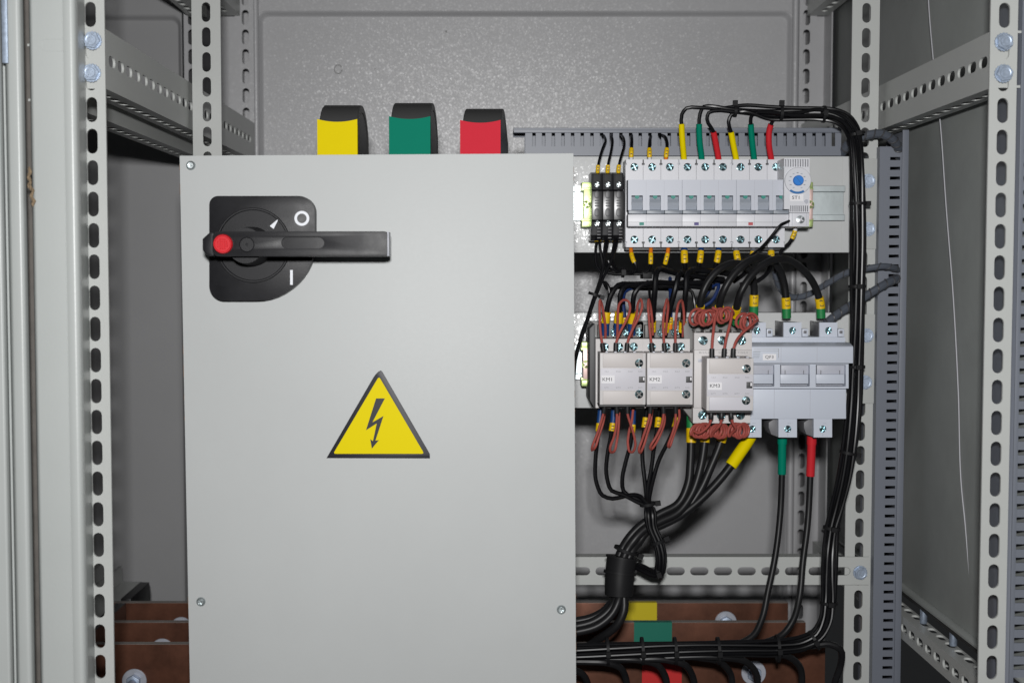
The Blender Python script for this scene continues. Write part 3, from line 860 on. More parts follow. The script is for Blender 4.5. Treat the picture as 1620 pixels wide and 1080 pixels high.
# ---- three-pole breakers
YS, YR = 1.297, 1.272
PX = 28.02
def breaker(k, tagcol, tagname):
    x0 = 989.6 + 3*PX*k; x1 = x0 + 3*PX - 0.35
    t = thing('circuit_breaker', 'white three-pole circuit breaker with %s tag' % tagname, 'circuit breaker', W((x0+x1)/2, 391, YS + .03), 'three-pole circuit breakers in a row')
    for j in range(3):
        l, r = x0 + PX*j + (.1 if j else 0), x0 + PX*(j + 1) - .35
        nl, nr = .9, .7
        for ye, yf in ((252.9, 261.6), (382, 390.6)): fbox('slot_shade', l - 3, ye, l + 3, yf, YS + .0034, .0007, M['contactor_black'], t, bevel=0) if j else None  # dark strip behind each slot paints in the shade of a deep recess
        top = [(l + nl, 252.5), (r - nr, 252.5), (r - nr, 258.2), (r - 2, 258.2), (r - 2, 261.2), (r, 261.2), (r, 286), (l, 286), (l, 261.2), (l + 2.2, 261.2), (l + 2.2, 258.2), (l + nl, 258.2)]
        fplate('terminal_cover', top, [circ(x0 + PX*(j + .5), 264.3, 6.3, 20)], YS, .004, M['white_plastic'], t)
        bot = [(x, 252.5 + 391 - y) if y < 270 else (x, 356) for x, y in top]
        fplate('terminal_cover', bot[::-1], [circ(x0 + PX*(j + .5), 379, 6.3, 20)], YS, .004, M['white_plastic'], t)
    fbox('body', x0, 252.7, x1, 390.8, YS + .0042, .030, M['white_plastic'], t, bevel=0.0003)
    fbox('shadow_strip', x0, 390, x1, 396, YS + .012, .020, M['contactor_black'], t, bevel=0.0004)  # black strip standing in for the shadow under the breaker
    for j in range(3):
        for py in (264.3, 379):
            screw(x0 + PX*(j + .5), py, YS + .0026, t)
    # raised front
    g = YS / YR
    rx = lambda px: VX + (px - VX) * g
    r0, r1, pw = rx(x0), rx(x1), PX * g
    out = [(r0, 284.5), (r1, 284.5), (r1, 332.5)]
    for j in (2, 1, 0):
        c = r0 + pw*(j + .5)
        out += [(c + 9, 332.5), (c + 9, 309.3), (c - 9, 309.3), (c - 9, 332.5)]
    out += [(r0, 332.5)]
    fplate('front_cover', out, [], YR, .016, M['cover_shaded'], t)
    fplate('label_strip', rect(r0, 339.3, r1, 358), [], YR, .016, M['white_plastic'], t, bevel=0.0003)
    fbox('label_line', r0, 351.3, r1, 351.9, YR - .00012, .001, M['ink_grey'], t, bevel=0)
    for j in (1, 2):
        c = r0 + pw*j
        fbox('pole_joint', c - .35, 285.5, c + .35, 331, YR - .00008, .001, M['fuse_grey'], t, bevel=0)
        fbox('pole_joint', c - .35, 340, c + .35, 357, YR - .00008, .001, M['fuse_grey'], t, bevel=0)
    fbox('inner_frame', r0 + .5, 290, r1 - .5, 357, YR + .0162, .010, M['grey_dark_plastic'], t, bevel=0)
    for j in range(3):
        c = r0 + pw*(j + .5)
        zs = lambda py: W(c, py, YR).z
        X0, X1 = W(c - 8.7, 320, YR).x, W(c + 8.7, 320, YR).x
        prof = [(YR + .012, zs(309.5)), (YR + .0055, zs(311)), (YR + .004, zs(316)), (YR + .0008, zs(318.5)), (YR - .0004, zs(322)), (YR + .0008, zs(326)), (YR + .003, zs(331.5)), (YR - .0030, zs(333)), (YR - .0035, zs(338.2)), (YR + .004, zs(339)), (YR + .012, zs(339))]
        tg = obj('toggle', MB().prism(prof, [], X0, X1, lambda u, v, w: (w, u, v)), M['toggle_grey'], t, angle=50)
        Xa, Xb = W(c - pw/2 + .3, 335, YR).x, W(c + pw/2 - .3, 335, YR).x
        obj('link_bar', MB().box(Xa, YR - .0034, zs(338.6), Xb, YR + .010, zs(332.8)), M['link_grey'], tg, bevel=0.0005)
        fplate('green_flag', [(c - 3.6, 309.6), (c + 3.6, 309.6), (c + 3, 313), (c, 314.8), (c - 3, 313)], [], YR + .0030, .002, M['tag_green'], tg)
    tx = r0 + (21.5 if k == 0 else 22.5)
    fplate('colour_tag', rect(tx - 3.6, 351.9, tx + 3.6, 356.4), [], YR - .0003, .0006, M[tagcol], t)
    return t
breaker(0, 'tag_green', 'green'); breaker(1, 'tag_violet', 'violet'); breaker(2, 'tag_red', 'red')

# ---- thermostat ST1
YTm = 1.262
th = thing('thermostat', 'white cabinet thermostat with blue dial knob labelled ST1', 'thermostat', W(1262, 358, 1.30))
vent1 = [rect(1241.6 + 3.9*j, 252.2, 1243.7 + 3.9*j, 264) for j in range(10)]
vent2 = [rect(1250 + 3.3*j, 325.5, 1251.8 + 3.3*j, 335) for j in range(9)]
fplate('body', [(1240.5, 250.5), (1281, 250.5), (1281, 336.5), (1249, 336.5), (1249, 331), (1240.5, 331)], vent1 + vent2, YTm, .004, M['white_plastic'], th)
fplate('case', [(1240.5, 250.5), (1281, 250.5), (1281, 336.5), (1249, 336.5), (1249, 331), (1240.5, 331)], [], YTm + .0042, .052, M['white_plastic'], th)
tb = fbox('terminal_block', 1248.7, 337, 1280.5, 358.5, YTm + .006, .05, M['white_plastic'], th, bevel=0.0005)
for px in (1253, 1275.5): fbox('terminal_joint', px, 338, px + .7, 357.5, YTm + .0058, .001, M['fuse_grey'], tb, bevel=0)
put('screw', SCREW, M['din_zinc'], W(1266.5, 347.3, YTm + .0055), tb, .5)
q = W(1261.8, 286, YTm)
dl = obj('dial_disc', MB().lathe([(S(20.8,YTm), -.001), (S(20.8,YTm), .0014), (S(20.2,YTm), .0020), (.002, .0020)], q, n=48), M['white_plastic'], th)
kn = obj('knob', MB().lathe([(S(8.2,YTm), .0018), (S(8.1,YTm), .0045), (S(7.4,YTm), .0052), (.0004, .0052)], q, n=32), M['knob_blue'], th)
sl = MB(); a = math.radians(-52); u = Vector((math.cos(a), 0, math.sin(a))); n_ = Vector((-u.z, 0, u.x)); c = q + Vector((0, -.0054, 0))
sl.add([c - u*.0042 - n_*.0003, c + u*.0042 - n_*.0003, c + u*.0042 + n_*.0003, c - u*.0042 + n_*.0003, c - u*.0042 - n_*.0003 + Vector((0,.0006,0)), c + u*.0042 - n_*.0003 + Vector((0,.0006,0)), c + u*.0042 + n_*.0003 + Vector((0,.0006,0)), c - u*.0042 + n_*.0003 + Vector((0,.0006,0))],
       [(0,1,2,3),(4,7,6,5),(0,4,5,1),(1,5,6,2),(2,6,7,3),(3,7,4,0)])
obj('knob_slot', sl, M['dial_blue'], kn)
for j in range(11):
    a = math.radians(-120 + 30*j - 0 + (-30)) + math.pi/2
    a = math.radians(240 - 30*j)
    cx, cy = 1261.8 + 12.6*math.cos(a), 286 - 12.6*math.sin(a)
    fbox('scale_mark', cx - 1.5, cy - .8, cx + 1.5, cy + .8, YTm - .0021, .0003, M['ink_grey'] if j % 2 else M['toggle_grey'], dl, bevel=0)
arcp = [(1261.8 + rr*math.cos(a), 286 - rr*math.sin(a)) for rr, seq in ((20.6, range(13)), (17.2, range(12, -1, -1))) for a in [math.radians(232 + 70*i/12) for i in seq]]
fplate('range_arc', arcp, [], YTm - .0022, .0006, M['dial_blue'], dl)
lb = fplate('name_label', rect(1249.8, 307.6, 1271, 318), [], YTm - .0003, .0004, M['paper'], th)
text('label_text', 'ST1', 1259.6, 312.8, YTm - .0004, 5.2, 'ink', lb, bold=.006, sx=1.15)
fplate('logo_dot', roundpoly([(1272,319),(1274.5,315),(1278.5,316),(1279,320.5),(1275.5,323)], 1.2), [], YTm - .0006, .001, M['fuse_grey'], th)

# ================================================================ CONTACTORS
def contactor_small(dx, num, where):
    t = thing('contactor', 'beige contactor with white front block labelled %s' % num, 'contactor', W(980 + dx, 645, 1.31))
    X = lambda x: x + dx
    # dark mounting base with ears
    fplate('base', rrect(X(933), 508.5, X(1018), 639, [6, 3, 3, 10]), [stadium(X(938.5), 520, 4, 14)], 1.300, .022, M['contactor_base'], t, bevel=.0006)
    for j in range(3):
        fbox('coil_terminal', X(946 + 25*j), 514, X(962 + 25*j), 534, 1.290, .010, M['contactor_base'], t, bevel=.0006)
        screw(X(972 + 19.5*j) if dx == 0 else X(972 + 22*j), 525.5, 1.2893, t, SCREW)
    if dx == 0:
        fplate('side_wall', [(941, 512), (932.5, 520), (933, 632), (940, 645), (942, 645)], [], 1.262, .050, M['contactor_black'], t, bevel=.0004)
    hl = [circ(X(956.5), 548.6, 6.6, 20), circ(X(979.6), 548.6, 6.6, 20), circ(X(1002.5), 548.2, 6.6, 20)]
    body = fplate('body', rect(X(942.3), 536, X(1016.8), 645), hl, 1.262, .004, M['warm_plastic'], t, bevel=0)
    fbox('body_core', X(942.6), 536.3, X(1016.4), 644.6, 1.2662, .036, M['warm_plastic'], t, bevel=.0003)
    for (px, py) in ((956.5, 548.6), (979.6, 548.6), (1002.5, 548.2)): screw(X(px), py, 1.2640, t, SCREW_BIG)
    Yf = 1.232
    blk = fbox('front_block', X(949), 558, X(1021.5), 640, Yf, .030, M['warm_plastic'], t, bevel=.0006)
    fbox('upper_cover', X(953.8), 559.3, X(1017), 581.3, Yf - .0012, .002, M['cover_plastic'], t, bevel=.0004)
    fbox('lower_cover', X(953.8), 618.3, X(1017), 639.3, Yf - .0012, .002, M['cover_plastic'], t, bevel=.0004)
    mid = fbox('label_field', X(949.8), 582.6, X(1020.8), 617.2, Yf - .0004, .001, M['lilac_plastic'], t, bevel=.0002)
    for py in (574.3, 623.5): 
        fplate('screw_well', circ(X(1011), py, 5.8, 20), [], Yf - .0014, .001, M['contactor_base'], t)
        put('screw', SCREW, M['steel_screw'], W(X(1011), py, Yf - .0016), t, random.random())
    ind = fbox('indicator_window', X(1010.8), 595.3, X(1020.2), 605, Yf - .0008, .001, M['contactor_black'], t, bevel=.0001)
    fbox('indicator', X(1017.3), 596.6, X(1019.6), 601.5, Yf - .0012, .001, M['paper'], ind, bevel=.0001)
    lab = fplate('name_label', rect(X(951.3), 593.5, X(972.3), 606), [], Yf - .0007, .0004, M['paper'], t)
    text('label_text', num, X(961.2), 600.2, Yf - .0008, 5.6, 'ink', lab, bold=0.0, sx=1.12)
    for px, s in ((960, '1/L1'), (978, '3/L2'), (997, '5/L3'), (1013, 'NO')):
        text('print', s, X(px), 587.5, Yf - .0006, 2.3, 'ink_grey', mid, sx=1.3)
    for px, s in ((960, '2/T1'), (978, '4/T2'), (997, '6/T3'), (1013, 'NO')):
        text('print', s, X(px), 613, Yf - .0006, 2.3, 'ink_grey', mid, sx=1.3)
    fplate('bottom_edge', rect(X(948), 640.5, X(1020.5), 643), [], Yf + .004, .03, M['contactor_black'], t, bevel=.0003)
    for px in (960, 974, 989, 1004):
        fbox('cover_lug', X(px) - 2, 555.8, X(px) + 2, 558.4, Yf + .003, .01, M['fuse_grey'], t, bevel=.0003)
    return t
contactor_small(0, 'KM1', ''); contactor_small(74.6, 'KM2', '')

def contactor_big():
    t = thing('contactor', 'larger beige contactor with coiled red leads and block labelled KM3', 'contactor', W(1145, 669, 1.31))
    # sloping dark base seen at the left
    fplate('base', [(1075, 503), (1186, 503), (1186, 668), (1098, 668), (1080, 640), (1075, 600)], [], 1.290, .032, M['contactor_base'], t, bevel=.0006)
    fplate('side_wall', [(1081, 506), (1098.5, 527), (1098.5, 560), (1094, 556), (1083, 545)], [], 1.270, .02, M['contactor_base'], t, bevel=.0004)
    fplate('side_wall', [(1077, 642), (1098, 626), (1098.5, 668.5)], [], 1.268, .03, M['contactor_base'], t, bevel=.0004)
    Yb_ = 1.252
    hl = [circ(px, 538.6, 7.2, 20) for px in (1112.7, 1143, 1173.4)]
    fplate('terminal_face', rect(1098.3, 526.5, 1189.5, 553), hl, Yb_, .004, M['warm_plastic'], t)
    fbox('terminal_core', 1098.6, 526.8, 1189, 552.8, Yb_ + .0042, .034, M['warm_plastic'], t, bevel=.0003)
    for j in range(7):
        fbox('top_rib', 1099 + 14.6*j, 522, 1102 + 14.6*j, 527, Yb_ + .003, .02, M['contactor_base'], t, bevel=.0003)
    hl = [circ(px, 656.5, 7.2, 20) for px in (1111.3, 1141, 1171.5)]
    fplate('terminal_face', rect(1096.3, 645, 1187, 669), hl, Yb_, .004, M['warm_plastic'], t)
    fbox('terminal_core', 1096.6, 645.2, 1186.6, 668.8, Yb_ + .0042, .034, M['warm_plastic'], t, bevel=.0003)
    for px in (1112.7, 1143, 1173.4): screw(px, 538.6, Yb_ + .0018, t, SCREW_BIG)
    for px in (1111.3, 1141, 1171.5): screw(px, 656.5, Yb_ + .0018, t, SCREW_BIG)
    bd = fbox('body', 1098, 553.3, 1189.3, 644.8, Yb_ - .001, .036, M['warm_plastic'], t, bevel=.0005)
    for px, s in ((1114, 'R/1/L1'), (1144, 'S/3/L2'), (1175, 'T/5/L3')):
        text('print', s, px, 557.8, Yb_ - .0013, 3.2, 'ink_grey', bd, sx=1.35)
    fbox('body_slot', 1104.5, 567.5, 1112, 572.5, Yb_ - .0014, .001, M['fuse_grey'], bd, bevel=.0001)
    Yf = 1.214
    zs = lambda py: W(1150, py, Yf).z
    # block with a chamfered left flank
    xL, xR = W(1118, 600, Yf).x, W(1192, 600, Yf).x
    xl2 = W(1110, 600, Yf + .034).x
    out = [(xL, Yf), (xR, Yf), (xR, Yf + .036), (xl2, Yf + .036), (xl2, Yf + .030)]
    obj('front_block', MB().prism(out, [], zs(649.5), zs(566.5), lambda u, v, w: (u, v, w)), M['warm_plastic'], t, bevel=.0006)
    fbox('upper_cover', 1122.7, 567.6, 1187.5, 590.7, Yf - .0012, .002, M['cover_plastic'], t, bevel=.0004)
    fbox('lower_cover', 1122.2, 627.7, 1187, 648.8, Yf - .0012, .002, M['lilac_plastic'], t, bevel=.0004)
    mid = fbox('label_field', 1118.8, 592, 1191.3, 626.3, Yf - .0004, .001, M['lilac_plastic'], t, bevel=.0002)
    for px, py in ((1181.2, 583), (1180.3, 633.5)):
        fplate('screw_well', circ(px, py, 5.8, 20), [], Yf - .0014, .001, M['contactor_base'], t)
        put('screw', SCREW, M['steel_screw'], W(px, py, Yf - .0016), t, random.random())
    ind = fbox('indicator_window', 1181, 604, 1190.3, 614, Yf - .0008, .001, M['contactor_black'], t, bevel=.0001)
    fbox('indicator', 1187.3, 605.3, 1189.6, 610.5, Yf - .0012, .001, M['paper'], ind, bevel=.0001)
    lab = fplate('name_label', rect(1120.3, 604.5, 1142, 616.5), [], Yf - .0007, .0004, M['paper'], t)
    text('label_text', 'KM3', 1131, 610.3, Yf - .0008, 5.6, 'ink', lab, bold=0.0, sx=1.1)
    for px, s in ((1129, '1/L1'), (1147, '3/L2'), (1166, '5/L3'), (1182, 'NO')):
        text('print', s, px, 597, Yf - .0006, 2.3, 'ink_grey', mid, sx=1.3)
    for px, s in ((1129, '2/T1'), (1147, '4/T2'), (1166, '6/T3'), (1182, 'NO')):
        text('print', s, px, 622.5, Yf - .0006, 2.3, 'ink_grey', mid, sx=1.3)
    fplate('bottom_edge', [(1117, 650), (1188.5, 650), (1188.5, 652.8), (1119.5, 652.8)], [], Yf + .005, .03, M['contactor_black'], t, bevel=.0003)
    for px in (1134, 1151, 1168, 1183):
        fbox('cover_lug', px - 2.2, 564, px + 2.2, 567, Yf + .003, .01, M['fuse_grey'], t, bevel=.0003)
contactor_big()

# ================================================================ FUSE SWITCH QF3
def fuse_switch():
    t = thing('fuse_switch', 'pale grey three-pole fuse switch labelled QF3', 'fuse switch', W(1265, 690, 1.32))
    Ys, Yb_, Yc = 1.286, 1.262, 1.268
    for k, cx in enumerate((1197.5, 1253.8, 1310.6)):
        h = fplate('terminal_head', rect(cx - 14.2, 510, cx + 14.2, 536), [circ(cx, 522.8, 5.6, 18)], Ys, .004, M['fuse_plastic'], t)
        fbox('head_core', cx - 14, 510.3, cx + 14, 536, Ys + .0042, .034, M['fuse_plastic'], h, bevel=.0003)
        screw(cx, 522.8, Ys + .0020, h)
        fbox('head_flank', cx - 15.5, 509, cx - 14.4, 536, Ys + .002, .036, M['fuse_dark'], h, bevel=.0002)
        fbox('cable_clip', cx + 15.5, 520, cx + 25, 533, Ys + .012, .012, M['fuse_plastic'], t, bevel=.0006)
        fbox('clip_hole', cx + 17.5, 523, cx + 22.5, 527.5, Ys + .0115, .004, M['fuse_dark'], t, bevel=.0004)
    fbox('shoulder', 1150, 533, 1337.5, 545, Ys - .002, .038, M['fuse_plastic'], t, bevel=.0006)
    zs = lambda py: W(1265, py, Yb_).z
    X0, X1 = W(1150, 560, Yb_).x, W(1349.8, 560, Yb_).x
    prof = [(Yb_ + .012, zs(543)), (Yb_ + .001, zs(547.5)), (Yb_, zs(549.5)), (Yb_, zs(574.5)), (Yb_ + .03, zs(574.5)), (Yb_ + .03, zs(543))]
    band = obj('upper_band', MB().prism(prof, [], X0, X1, lambda u, v, w: (w, u, v)), M['fuse_plastic'], t, bevel=.0005)
    for px in (1235.3, 1292.3): fbox('pole_joint', px, 549, px + .7, 574, Yb_ - .0001, .001, M['fuse_grey'], band, bevel=0)
    lab = fplate('name_label', rect(1206.8, 559.7, 1228, 569.6), [], Yb_ - .0003, .0004, M['paper'], t)
    text('label_text', 'QF3', 1217.3, 564.7, Yb_ - .0004, 4.8, 'ink', lab, bold=0.0, sx=1.15)
    for j, y in enumerate((551.5, 554.5)):
        fbox('print_line', 1192, y, 1232, y + .5, Yb_ - .00012, .0005, M['ink_grey'], band, bevel=0)
    fbox('print_line', 1231.3, 551.5, 1232, 566, Yb_ - .00012, .0005, M['ink_grey'], band, bevel=0)
    for j in range(4):
        fbox('print_line', 1191, 556 + 2.8*j, 1203 - j*.6, 557.4 + 2.8*j, Yb_ - .00012, .0005, M['toggle_grey'], band, bevel=0)
    # middle frame with three flap handles
    wins = [rect(1168, 577, 1225, 611), rect(1234, 577, 1281, 611), rect(1290.5, 577, 1338, 611)]
    fplate('handle_frame', rect(1150, 575.5, 1342.5, 614.2), wins, Yc, .012, M['fuse_plastic'], t)
    fbox('frame_back', 1150, 576, 1342, 614, Yc + .0122, .02, M['fuse_grey'], t, bevel=0)
    for (a, b) in ((1168, 1223), (1234.6, 1279), (1291.2, 1336)):
        fl_ = fplate('flap_handle', rect(a, 592, b, 607), [], Yc + .001, .008, M['fuse_plastic'], t, bevel=.0006)
        fbox('flap_recess', a + 1.2, 577.2, b + .8, 592, Yc + .0060, .004, M['fuse_grey'], fl_, bevel=.0003)
        for px in (a + 7.5, b - 7.5): fbox('flap_slit', px - .5, 585.5, px + .5, 591.5, Yc + .0055, .001, M['fuse_dark'], fl_, bevel=0)
    fplate('lower_body', rect(1150, 615.2, 1338.7, 662.3), [], Yc + .002, .045, M['fuse_plastic'], t, bevel=.0006)
    for px in (1224.5, 1281.3): fbox('pole_joint', px, 616, px + .7, 661.5, Yc + .0018, .001, M['fuse_grey'], t, bevel=0)
    for cx in (1190, 1246.2, 1301.8):
        h = fplate('terminal_head', rect(cx - 14.6, 662, cx + 14.6, 691.5), [circ(cx, 678.3, 5.6, 18)], Yc + .003, .004, M['fuse_plastic'], t)
        fbox('head_core', cx - 14.4, 661, cx + 14.4, 691.2, Yc + .0073, .036, M['fuse_plastic'], h, bevel=.0003)
        screw(cx, 678.3, Yc + .005, h)
        fplate('head_flank', [(cx - 14.8, 663), (cx - 22, 663), (cx - 30, 668), (cx - 30, 676), (cx - 26, 687), (cx - 14.8, 691)], [], Yc + .014, .028, M['fuse_dark'], h, bevel=.0004)
        fbox('head_mark', cx - .3, 684.5, cx + .3, 690, Yc + .0028, .0005, M['toggle_grey'], h, bevel=0)
        fbox('head_mark', cx, 669, cx + 5.5, 669.6, Yc + .0028, .0005, M['toggle_grey'], h, bevel=0)
fuse_switch()

# ================================================================ CABLES
# ---- bundle of sleeved wires from the breakers, over the top, down the right and away to the left
BUN = [(1150,176,1.296),(1180,177,1.294),(1220,179,1.292),(1260,180,1.290),(1295,180.5,1.288),(1318,183,1.286),(1336,191,1.286),(1348,206,1.288),(1354,228,1.292),(1356,262,1.296),
       (1357,322,1.298),(1357,390,1.298),(1356,453,1.298),(1356,520,1.298),(1354.5,585,1.298),(1352,640,1.296),(1345,700,1.290),(1334,762,1.280),(1322,808,1.272),(1316,835,1.268),
       (1313,870,1.262),(1312,910,1.258),(1311,952,1.254),(1306,982,1.250),(1293,1004,1.248),(1270,1016,1.248),(1235,1021,1.248),(1180,1023,1.248),(1100,1025,1.248),(1040,1027,1.248),(980,1028.5,1.248),(915,1030,1.248),(870,1031,1.248)]
BW = [W(*p) for p in BUN]
def strand(i, n, R, jitter):
    """offset copies of the bundle's centre line"""
    if n <= 1: a0, rad = 0, 0
    else: a0, rad = 2*math.pi*i/(n) , R
    out = []
    for k, p in enumerate(BW):
        t = (BW[min(k+1, len(BW)-1)] - BW[max(k-1, 0)]).normalized()
        n1 = t.cross(Vector((0, 1, 0))).normalized(); n2 = n1.cross(t)
        a = a0 + 0.25*math.sin(k*0.9 + i)
        rr = rad * (1 + jitter*math.sin(k*1.3 + i*2.1))
        out.append(p + n1*math.cos(a)*rr*1.15 + n2*math.sin(a)*rr*0.85)
    return out
def joined(start, i, jx):
    st = strand(i, 6, 0.0052, 0.10)
    k = next(k for k, p in enumerate(BUN) if p[0] > jx)
    return [W(*p) for p in start] + st[k:]
WR = 0.0019
six = [
 ('yellow', 'shrink_yellow', 'violet', 'first', [(1082.5,262,1.312),(1082,251,1.310),(1080,228,1.304),(1078.4,200,1.300),(1078.8,181,1.298),(1086,171.5,1.296),(1104,170.5,1.295),(1135,172,1.295)], 1170, 1.0),
 ('green', 'shrink_green', 'violet', 'middle', [(1110.5,262,1.312),(1110,251,1.310),(1107,225,1.304),(1106,199,1.300),(1107.5,180,1.298),(1113.5,169,1.296),(1127,168.5,1.294),(1150,172,1.293)], 1185, 1.0),
 ('red', 'shrink_red', 'violet', 'last', [(1138,262,1.312),(1136.7,251,1.310),(1132,225,1.304),(1128.5,208,1.300),(1118.5,189,1.297),(1121,179,1.296),(1133,175.5,1.295),(1156,177,1.293)], 1185, .8),
 ('yellow', 'shrink_yellow', 'red', 'first', [(1166,262,1.312),(1164.5,251,1.310),(1160,228,1.304),(1156.5,209,1.300),(1152.5,193,1.297),(1157,182,1.296),(1171,177,1.293)], 1200, .8),
 ('green', 'shrink_green', 'red', 'middle', [(1194,262,1.312),(1193,251,1.310),(1190,225,1.304),(1188,199,1.300),(1188,186,1.297),(1193.5,179,1.294),(1208,177.5,1.291)], 1235, 1.0),
 ('red', 'shrink_red', 'red', 'last', [(1221.5,262,1.312),(1220,251,1.310),(1216.5,228,1.304),(1219,199,1.300),(1226,187,1.296),(1236,182,1.292),(1252,181,1.289)], 1290, 1.0)]
for i, (cn, m, br, pole, start, jx, _) in enumerate(six):
    ln = 0.0455 if cn != 'red' or br == 'red' else 0.040
    cable('sleeved_wire', 'black wire with %s sleeve on the %s pole of the %s-tagged breaker' % (cn, pole, br), 'wire',
          joined(start, i, jx), WR, M['pvc_black'], sleeves=[('sleeve', 0.003, (0.042 if (cn == 'yellow' and br == 'violet') or cn == 'green' or br == 'red' and cn == 'red' else 0.035), WR + .0011, M[m])], group='sleeved breaker wires in the bundle')
# extra heavier cables in the horizontal bundle that drop behind the copper bars
hb = lambda dy, dY=0.0: [(870,1031+dy,1.252+dY),(960,1030+dy,1.252+dY),(1060,1028+dy,1.252+dY)]
drops = [[(870,1047),(930,1046),(962,1048),(982,1056),(990,1072),(993,1110)],
         [(870,1056),(900,1058),(922,1066),(930,1082),(932,1115)],
         [(870,1041),(960,1041),(1015,1044),(1040,1051),(1052,1068),(1056,1110)],
         [(870,1044),(980,1043),(1060,1044),(1085,1052),(1096,1070),(1100,1110)],
         [(870,1038),(1000,1038),(1110,1040),(1138,1046),(1154,1062),(1158,1110)],
         [(870,1040),(1020,1040),(1150,1040),(1178,1045),(1194,1060),(1199,1110)],
         [(870,1034),(1060,1035),(1200,1034),(1248,1038),(1264,1052),(1267,1110)],
         [(870,1036),(1080,1033),(1240,1026),(1290,1020),(1312,1018),(1329,1026),(1331,1046),(1322,1075),(1314,1110)]]
wh = ['leftmost under the horizontal bundle beside the cover panel', 'tucked low behind the cover panel edge', 'crossing the red sticker on its left side', 'crossing the red sticker on its right side', 'dropping beside the washer on the copper bar', 'dropping across the washer on the copper bar', 'dropping near the end of the copper bar', 'hooking past the end of the copper bar']
for d, wtxt in zip(drops, wh):
    yy = 1.256 + random.uniform(-.003, .003)
    pts = [(x, y, yy if k < len(d) - 3 else yy + .006*(k - len(d) + 4)) for k, (x, y) in enumerate(d)]
    cable('drop_cable', 'thick black cable ' + wtxt, 'cable', pts, 0.0034, M['pvc_thick'], group='black cables dropping from the horizontal bundle')

def tie(px, py, Y, tx, ty, rx, ry, label, head=(1, 0), group=None, width=0.0028):
    """cable tie ring round a bundle; (tx,ty) pixel direction of the bundle, rx across, ry in depth"""
    c = W(px, py, Y)
    t = (W(px + tx, py + ty, Y) - c).normalized()
    n1 = t.cross(Vector((0, 1, 0))).normalized(); n2 = n1.cross(t)
    n = 20; v = []; f = []
    for k in range(n):
        a = 2*math.pi*k/n
        for (dr, dt) in ((0, -1), (0.0012, -1), (0.0012, 1), (0, 1)):
            v.append(c + n1*math.cos(a)*(rx + dr) + n2*math.sin(a)*(ry + dr) + t*dt*width/2)
    for k in range(n):
        k2 = (k+1) % n
        for j in range(4):
            j2 = (j+1) % 4
            f.append((k*4+j, k*4+j2, k2*4+j2, k2*4+j))
    mb = MB().add(v, f)
    h = c + n1*head[0]*(rx + .0025) - Vector((0, 1, 0))*head[1]*(ry + .0015)
    u = n1 if abs(head[0]) > .5 else Vector((0, -1, 0))
    e = [(-1,-1,-1),(1,-1,-1),(1,1,-1),(-1,1,-1),(-1,-1,1),(1,-1,1),(1,1,1),(-1,1,1)]
    mb.add([h + n1*a*.0026 + n2*b*.0024 + t*cc*.0022 for a, b, cc in e], [(0,1,2,3),(4,7,6,5),(0,4,5,1),(1,5,6,2),(2,6,7,3),(3,7,4,0)])
    return obj('cable_tie', mb, M['tie_black'], None, label=label, cat='cable tie', group=group)
GTT, GTV, GTH = 'cable ties above the duct', 'cable ties down the vertical bundle', 'cable ties along the horizontal bundle'
tie(1162.5, 176, 1.295, 1, 0, .0050, .0060, 'black cable tie above the yellow sleeve of the red-tagged breaker', (1, .3), GTT)
tie(1235.5, 179, 1.291, 1, .03, .0068, .0062, 'black cable tie right of the red sleeve of the red-tagged breaker', (1, .3), GTT)
tie(1303, 181, 1.287, 1, .06, .0072, .0065, 'black cable tie where the wires start to bend down', (0, 1), GTT)
for (x, y, Y, tx, ty, hx, wtxt) in ((1354.5,212,1.289,.2,1,0,'beside the end of the upper wiring duct'),(1357,322,1.298,0,1,1,'beside the end of the breaker mounting rail'),(1356,453,1.298,0,1,0,'between the two mounting plates'),(1354.8,580,1.298,0,1,0,'beside the fuse switch QF3'),(1342,716,1.288,-.2,1,1,'just below the fuse switch QF3'),(1316,835,1.268,-.15,1,0,'just above the slotted cross rail'),(1311,953,1.254,-.05,1,0,'just below the slotted cross rail')):
    tie(x, y, Y, tx, ty, .0075, .0066, 'black cable tie round the vertical wire bundle ' + wtxt, (hx, 1 - hx), GTV)
for (x, y, wtxt) in ((961,1029,'beside the cover panel edge'),(1016,1029,'over the left edge of the red sticker'),(1068,1029,'over the right part of the red sticker'),(1136,1029,'left of the washer on the copper bar'),(1230,1025,'between the green and red sleeved cables')):
    tie(x, y, 1.251, 1, -.03, .0125, .0098, 'black cable tie round the horizontal bundle ' + wtxt, (0, 1), GTH)
tie(1288, 1012, 1.249, 1, -.5, .0090, .008, 'black cable tie where the bundle turns upward at the copper bar end', (0, 1), GTH)

# ---- short wires at the top of the breakers and fuse terminals
def marker_wire(label, pts, r, mark, ferr=None, group=None, mlen=.007, mr=None, m='pvc_black', cat='wire', off=.002, flen=.004, fr=None):
    sl = []
    if ferr: sl.append(('ferrule', 0.0, off + flen, fr or r*1.15, M[ferr])); off = off + flen
    if mark: sl.append(('marker', off, off + mlen, mr or r*1.7, M['marker_yellow']))
    return cable('marked_wire', label, cat, pts, r, M[m], sleeves=sl, group=group)
G1 = 'short wires from duct to fuse terminals'
marker_wire('black wire with yellow marker on the fuse terminal beside the end clamp', [(945.6,276,1.292),(945.7,266,1.290),(948,253.7,1.292),(953.7,234,1.302),(958,224,1.312),(956,216,1.328),(953,213,1.350)], .0013, True, group=G1, mr=.0020)
marker_wire('black wire with yellow marker on the middle fuse terminal', [(961,276,1.292),(961.5,265,1.290),(966.7,240,1.300),(969,224,1.312),(967,214,1.328),(966,212,1.350)], .0013, True, group=G1, mr=.0022)
